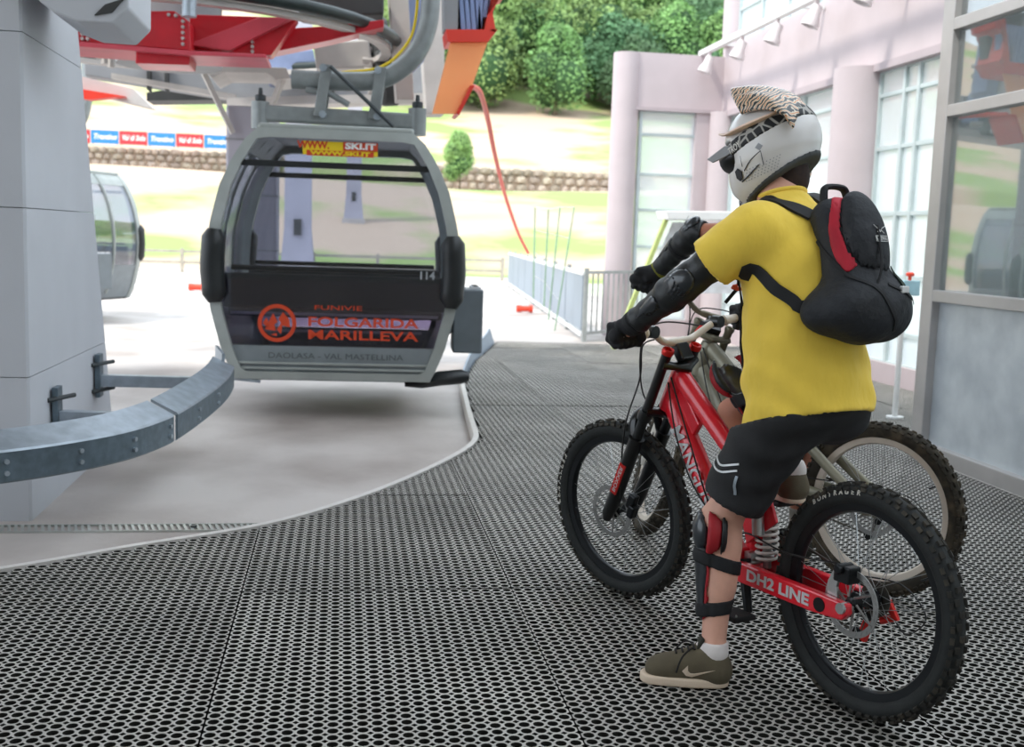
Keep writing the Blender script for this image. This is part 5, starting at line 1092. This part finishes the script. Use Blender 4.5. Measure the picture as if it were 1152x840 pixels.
def helmet(label, loc, rz, hc, HR):
    t = thing('full_face_helmet', label, 'helmet', loc, rz); Hm = Matrix(HR.tolist()).to_4x4(); Hm.translation = hc
    h = bpy.data.objects.new('helmet_shell', None)
    def outer(P): return union([ell(P, (-.012, 0, .022), (.152, .126, .138)), ell(P, (.035, 0, -.085), (.112, .1, .078)), ell(P, (.0, 0, -.045), (.125, .118, .10))], .045)
    zcut = lambda P: (-.062-.42*(P[:, 0]+.12))-P[:, 2]
    opn = lambda P: rbox(P, (.155, 0, .004), (.085, .112, .047), .03)
    def shell(P):
        d = outer(P); crease = .0035*np.tanh((P[:, 2]+.035+.1*P[:, 0])*120); d = d-crease*.5; d = smax(d, zcut(P), .008); d = smax(d, -opn(P), .008); return smax(d, -(outer(P)+.02), .004)
    sh = sdf('helmet_shell', shell, (-.2, -.16, -.2), (.22, .16, .2), .0052, 'helmet_white', t)
    sh.data.transform(Hm)
    def add(nm, fn, lo, hi, r, mt, par=None): o = sdf(nm, fn, lo, hi, r, mt, par or sh); o.data.transform(Hm); return o
    add('helmet_liner', lambda P: np.maximum(np.maximum(outer(P)+.019, zcut(P)-.004), -(outer(P)+.040)), (-.2, -.16, -.2), (.22, .16, .2), .007, 'liner')
    add('helmet_rim', lambda P: np.maximum(np.maximum(outer(P)-.003, -(outer(P)+.024)), np.abs(zcut(P)+.002)-.007), (-.2, -.16, -.2), (.22, .16, .2), .0055, 'liner')
    band = lambda P: P[:, 2]-(.046-.30*P[:, 0])
    gg = add('goggle_strap', lambda P: np.maximum(np.maximum(outer(P)-.0045, np.abs(band(P))-.023), np.maximum(P[:, 0]-.105, -(outer(P)+.004))), (-.2, -.16, -.1), (.2, .16, .2), .005, 'strap_print', t)
    gf = add('goggle_frame', lambda P: smax(smax(ell(P, (.085, 0, .0), (.085, .108, .05)), .075-P[:, 0], .006), -ell(P, (.12, 0, .004), (.075, .08, .034)), .005), (.05, -.13, -.08), (.2, .13, .08), .005, 'helmet_black', t)
    add('goggle_lens', lambda P: np.maximum(np.abs(ell(P, (.085, 0, .004), (.078, .09, .040)))-.003, .10-P[:, 0]), (.07, -.12, -.07), (.2, .12, .07), .005, 'pad_shell', gf)
    for s in (1, -1):
        mb = MB(); mb.prism([(.055, .02), (.10, .036), (.168, .012), (.15, -.004), (.10, .004)], (0, s*.108+(.004 if s > 0 else 0), .0), (1, 0, 0), (0, 0, 1), .008); mb.obj('goggle_outrigger', 'helmet_grey', gf, xf=Hm, bevel=.002)
    # visor
    prof = [V3((-.145, 0, .095)), V3((-.11, 0, .150)), V3((-.055, 0, .190)), V3((.015, 0, .218)), V3((.085, 0, .232))]; pf_ = spline(prof, 5); n = len(pf_); nu = 17; V = []
    for i, p in enumerate(pf_):
        v = i/(n-1); w_ = .098+.035*math.sin(PI*min(1, .15+v*.75))*(1-.25*v)
        for j in range(nu):
            u = -1+2*j/(nu-1); rid = .012*math.exp(-(abs(u)-.45)**2/.02)*v; V.append(V3((p.x-.055*u*u*v+.015*abs(u)*(1-v), w_*u, p.z-(.07*(1-v)+.115*v)*u*u-rid)))
    mb = MB(); mb.add(V, [(i*nu+j, i*nu+j+1, (i+1)*nu+j+1, (i+1)*nu+j) for i in range(n-1) for j in range(nu-1)]); vo = mb.obj('visor', 'zebra', t, smooth=True, xf=Hm, ang=80)
    so_ = vo.modifiers.new('thickness', 'SOLIDIFY'); so_.thickness = .006
    for s in (1, -1):
        pts = [V3((-.115, s*.075, .100)), V3((-.05, s*.118, .082)), V3((.03, s*.122, .072)), V3((.085, s*.105, .070)), V3((.125, s*.075, .085))]
        mb = MB(); mb.tube(spline(pts, 5), [.005+.013*math.sin(PI*i/20) for i in range(21)], 8, flat=.45); mb.obj('visor_side_arm', 'peach', vo, smooth=True, xf=Hm)
        P, G = snap(outer, [(-.10, s*.09, .085)], .006); MB().lathe([(0, 0), (.011, 0), (.011, .005), (0, .007)], P[0], G[0], 14).obj('visor_screw', 'silver', vo, smooth=True, xf=Hm)
        poly = [(.058, -.058), (.072, -.045), (.088, -.052), (.088, -.075), (.074, -.088), (.060, -.078)]; P, G = snap(outer, [(x, s*.12, z) for x, z in poly], .002); k = len(P)
        mb = MB(); mb.add(P+[p+g*.003 for p, g in zip(P, G)], [tuple(range(k, 2*k)), tuple(range(k))]+[(i, (i+1) % k, k+(i+1) % k, k+i) for i in range(k)]); mb.obj('cheek_vent', 'helmet_black', sh, xf=Hm)
        for pts, r in (([(.05, -.06), (.02, -.035), (-.02, -.015)], .0016), ([(.075, -.095), (.04, -.08), (-.005, -.055)], .0022), ([(.055, -.045), (.055, -.01)], .0012), ([(-.02, -.015), (-.02, -.06)], .0012)):
            P, G = snap(outer, spline([(x, s*.13, z) for x, z in pts], 4), .001); MB().tube(P, r, 6).obj('helmet_graphic', 'helmet_black', sh, xf=Hm)
        P, G = snap(outer, [(x, s*.13, z) for x, z in ((-.005, -.002), (-.018, .010), (-.03, -.002), (-.018, -.014))], .001); mb = MB(); mb.add(P+[p+g*.002 for p, g in zip(P, G)], [(4, 5, 6, 7), (0, 1, 2, 3)]+[(i, (i+1) % 4, 4+(i+1) % 4, 4+i) for i in range(4)]); mb.obj('helmet_graphic', 'helmet_grey', sh, xf=Hm)
        dots = MB()
        for i in range(11):
            for j in range(5):
                P, G = snap(outer, [(-.08+i*.012+.004*j, s*.13, -.045-.009*j-.004*i*.4)], .0006); dots.ball(P[0], .0018, 5, 3)
        dots.obj('helmet_dots', 'helmet_grey', sh, xf=Hm, kind='stuff')
    if True:
        P, G = snap(outer, [(.075, .13, .02)], .007); up_ = V3((.29, 0, .96)); text('strap_lettering', 'TROY', .03, Hm @ P[0], Hm.to_3x3() @ V3((-.93, .28, .28)), Hm.to_3x3() @ up_, 'white_print', gg, width=.05, shear=.2)
    bpy.data.objects.remove(h); return t
# --- rider in yellow on the red bike
gi = b_info['downhill_bicycle']; GL, GR = gi['grip'][1], gi['grip'][-1]
SL, SR = V3((.365, .17, 1.405)), V3((.475, -.18, 1.44))
WL, WR_ = GL+V3((-.060, .005, .045)), GR+V3((-.07, .01, .045))
yw = math.radians(24); pt_ = math.radians(-15)
J1 = dict(pel=(.265, 0, .93), wai=(.285, 0, 1.08), che=(.355, 0, 1.30), nec=(.445, 0, 1.50), hea=(.505, .0, 1.655), SL=SL, SR=SR, EL=ik(SL, WL, .275, .245, (0, .6, -.35)), ER=ik(SR, WR_, .285, .26, (0, -.8, .2)), WL=WL, WR=WR_, GL=GL, GR=GR, GA=gi['axis'],
    KL=(.405, .205, .505), AL=(.362, .245, .105), KR=(.69, -.06, .955), AR=gi['ped'][-1]+V3((-.05, 0, .115)), FL=(.55, .83), FR=(1, -.1), FZ=(.0, float(gi['ped'][-1].z)+.012),
    hf=(math.cos(yw)*math.cos(pt_), math.sin(yw)*math.cos(pt_), math.sin(pt_)), hem=((.27, 0, .79), (.345, 0, 1.28), .205, .178, (.3, 0, .822), (-.33, 0, -1)), scut=(.84, .84))
p1_, I1 = rider('person', 'rider in yellow T-shirt and black shorts, back to the camera, one foot down', R1, H1, J1, dict(skin='skin_pale', shirt='shirt_yellow', pads=True, sock=('sock_white', .035), guard=(.55, 0), trim='strap_black'))
for z, w_ in ((.71, .008), (.694, .008)):       # reflective piping on the left leg
    c0 = lerp(I1['HP'][1], I1['K'][1], .52)+V3((0, 0, z-.70)); ribbon('shorts_piping', I1['shorts'], [c0+V3((.12, .03, .02)), c0+V3((.09, .12, .01)), c0+V3((.0, .16, 0)), c0+V3((-.06, .13, 0))], .006, .002, 'silver_print', I1['shorts_o'])
c0 = lerp(I1['HP'][1], I1['K'][1], .52)+V3((-.07, .14, -.02)); ribbon('shorts_zip', I1['shorts'], [c0, c0+V3((.005, .0, -.04)), c0+V3((.0, .0, -.075))], .008, .003, 'galv', I1['shorts_o'])
h1_ = helmet('white full-face helmet with striped visor worn by the rider in yellow', R1, H1, I1['hc'], I1['HR'])
# hanging cord with orange knot
cd0 = V3((.50, .10, 1.30)); co = thing('cord', 'dark cord with orange knot hanging in front of the yellow shirt', 'cord', R1, H1)
MB().tube([cd0, cd0+V3((.01, 0, -.07))], .004, 6).obj('cord_string', 'strap_black', co); MB().tube(spline([cd0+V3((.01, 0, -.07)), cd0+V3((.02, .01, -.075)), cd0+V3((.012, -.014, -.08)), cd0+V3((.0, .012, -.078))], 4), .007, 8).obj('cord_knot', 'cord_orange', co, smooth=True); MB().tube([cd0+V3((.012, 0, -.08)), cd0+V3((.04, .02, -.125))], .006, 6).obj('cord_end', 'shorts_black', co)
# --- backpack
bp_ = thing('backpack', 'black daypack with red trim on the back of the rider in yellow', 'backpack', R1, H1)
ua = V3((.33, 0, .944)); ba = V3((-.944, 0, .33)); Rb = rotm(ua, (0, 1, 0)); bc_ = V3((.165, -.02, 1.32))
sh_f = I1['shirt']
def pack(P):
    q = (P-A3(bc_))@Rb; up_ = np.clip(q[:, 0]/.2, -1, 1); d = rbox(P, bc_, (.19, .100, .062), .06, Rb)
    d = smin(d, ell(P, bc_-ua*.15+ba*.03, (.105, .155, .105), Rb), .06); d = smin(d, ell(P, bc_-ua*.02+ba*.03, (.17, .092, .07), Rb), .03)
    d = smin(d, ell(P, bc_-ua*.15+V3((.03, .075, 0)), (.075, .105, .075), Rb), .04)
    wr = .003*np.sin(50*(q[:, 0]*.8+q[:, 1]*.5)+2*np.sin(17*q[:, 1])); d = d+wr*np.clip((.02-q[:, 0])*10, .15, 1); return smax(d, -(sh_f(P)-.002), .006)
plo, phi = bounds([bc_+ua*.24, bc_-ua*.3, bc_+ba*.14, bc_-ba*.1], .16); plo[1] -= .1; phi[1] += .12
pk = sdf('pack_body', pack, plo, phi, .0075, 'pack_black', bp_)
def pocket(P): q = (P-A3(bc_+ba*.075+ua*.045))@Rb; return ell(P, bc_+ba*.062+ua*.04, (.155, .080, .062), Rb)
po = sdf('front_pocket', lambda P: smax(pocket(P), -(pack(P)-.001), .004), plo, phi, .0065, 'pack_black', bp_)
def redp(P):
    q = (P-A3(bc_))@Rb; k = pocket(P); return np.maximum(np.maximum(pack(P)-.004, -(pack(P)+.005)), np.maximum(np.abs(k-.012)-.013, .0-q[:, 0]-.6*np.maximum(q[:, 1], 0)))
sdf('pack_trim', redp, plo, phi, .0055, 'pack_red', bp_)
tp = bc_+ua*.185
MB().tube(spline([tp+V3((-.0, .055, -.015)), tp+V3((.012, .048, .03)), tp+V3((.014, .03, .043)), tp+V3((.014, -.02, .043)), tp+V3((.012, -.04, .03)), tp+V3((0, -.047, -.015))], 5), .009, 8, flat=1.6).obj('carry_handle', 'strap_black', bp_, smooth=True)
ribbon('shoulder_strap', sh_f, [tp+V3((.01, .07, -.01)), V3((.34, .10, 1.51)), V3((.42, .115, 1.52)), V3((.50, .12, 1.44))], .05, .008, 'strap_black', bp_)
ribbon('shoulder_strap', sh_f, [tp+V3((.01, -.09, -.01)), V3((.36, -.12, 1.52)), V3((.44, -.13, 1.53)), V3((.52, -.13, 1.44))], .05, .008, 'strap_black', bp_)
ribbon('side_strap', sh_f, [bc_-ua*.14+V3((.05, .12, 0)), V3((.17, .19, 1.205)), V3((.235, .21, 1.23)), V3((.36, .20, 1.30)), V3((.46, .16, 1.33))], .036, .005, 'strap_black', bp_)
ribbon('side_strap', sh_f, [V3((.50, .13, 1.36)), V3((.505, .14, 1.22)), V3((.48, .15, 1.08)), V3((.46, .15, .98))], .03, .005, 'strap_black', bp_)
for pts in ([bc_+ua*.06+V3((.02, .12, 0)), bc_-ua*.05+ba*.06+V3((0, .10, 0)), bc_-ua*.15+ba*.12+V3((0, .03, 0)), bc_-ua*.24+ba*.10+V3((0, -.02, 0))], [bc_-ua*.10+ba*.13+V3((0, .0, 0)), bc_-ua*.13+ba*.14+V3((0, -.06, 0)), bc_-ua*.15+ba*.10+V3((0, -.14, 0))]):
    ribbon('pack_seam', pack, pts, .010, .002, 'strap_black', bp_)
ribbon('compression_strap', pack, [bc_-ua*.04+ba*.08+V3((0, -.08, 0)), bc_-ua*.08+ba*.12+V3((0, -.07, 0)), bc_-ua*.13+ba*.14+V3((0, -.05, 0))], .016, .003, 'pack_green', bp_)
MB().box(snap(pack, [bc_-ua*.12+ba*.14+V3((0, -.05, 0))], .004)[0][0], (.012, .03, .02)).obj('strap_buckle', 'thread', bp_, bevel=.003)
MB().tube(spline([bc_+ba*.125+ua*.07+V3((0, .0, 0)), bc_+ba*.13-ua*.05+V3((0, .02, 0)), bc_+ba*.12-ua*.10+V3((0, .04, 0))], 4), .004, 6).obj('pack_zip_pull', 'strap_black', bp_, smooth=True)
lgp, lgg = snap(pocket, [bc_+ba*.14+ua*.05+V3((0, -.005, 0))], .0025); nrm = lgg[0]; ux = V3((0, -1, 0)); uy = nrm.cross(ux)
text('pack_lettering', 'SALEWA', .014, lgp[0]-uy*.02, ux, uy, 'thread', bp_, width=.04)
lg = MB(); fr_ = frame(lgp[0], ux, uy)
for pts in ([(-.022, .022), (-.01, .012), (0, -.0), (.01, .012), (.024, .018)], [(-.012, .0), (-.004, .006), (.006, .004), (.014, -.004)], [(-.022, -.012), (.022, -.012), (.022, -.028), (-.022, -.028), (-.022, -.012)]): lg.tube([fr_ @ V3((*p, .001)) for p in pts], .0011, 5)
lg.obj('pack_emblem', 'thread', bp_)
# --- second rider behind
g2 = b_info['mountain_bicycle']; GL2, GR2 = g2['grip'][1], g2['grip'][-1]; SL2, SR2 = V3((.50, .18, 1.40)), V3((.50, -.18, 1.40)); WL2, WR2 = GL2+V3((-.06, -.02, .05)), GR2+V3((-.07, 0, .045))
yw = math.radians(5)
J2 = dict(pel=(.29, 0, .94), wai=(.33, 0, 1.07), che=(.42, 0, 1.28), nec=(.51, 0, 1.44), hea=(.58, 0, 1.60), SL=SL2, SR=SR2, EL=ik(SL2, WL2, .30, .27, (0, .3, .8)), ER=ik(SR2, WR2, .28, .26, (0, -.8, .2)), WL=WL2, WR=WR2, GL=GL2, GR=GR2, GA=g2['axis'],
    KL=(.60, .155, .66), AL=g2['ped'][1]+V3((-.05, 0, .115)), KR=(.50, -.20, .52), AR=(.46, -.20, .105), FL=(1, .1), FR=(1, -.2), FZ=(float(g2['ped'][1].z)+.012, 0), hf=(.78, -.62, -.1), hem=((.31, 0, .86), (.42, 0, 1.26), .165, .155, (.3, 0, .89), (-.33, 0, -1)), scut=(.85, .85), slv=.42)
p2_, I2 = rider('person', 'second rider in dark top with elbow guards, mostly hidden behind the rider in yellow', R2, H2, J2, dict(skin='skin_tan', shirt='shirt_dark', pads=False, sock=('sock_grey', .12), guard=(.16, 0), trim='glove_yellow'), full=False)
h2_ = helmet('white helmet of the second rider hidden behind the front helmet', R2, H2, I2['hc'], I2['HR'])
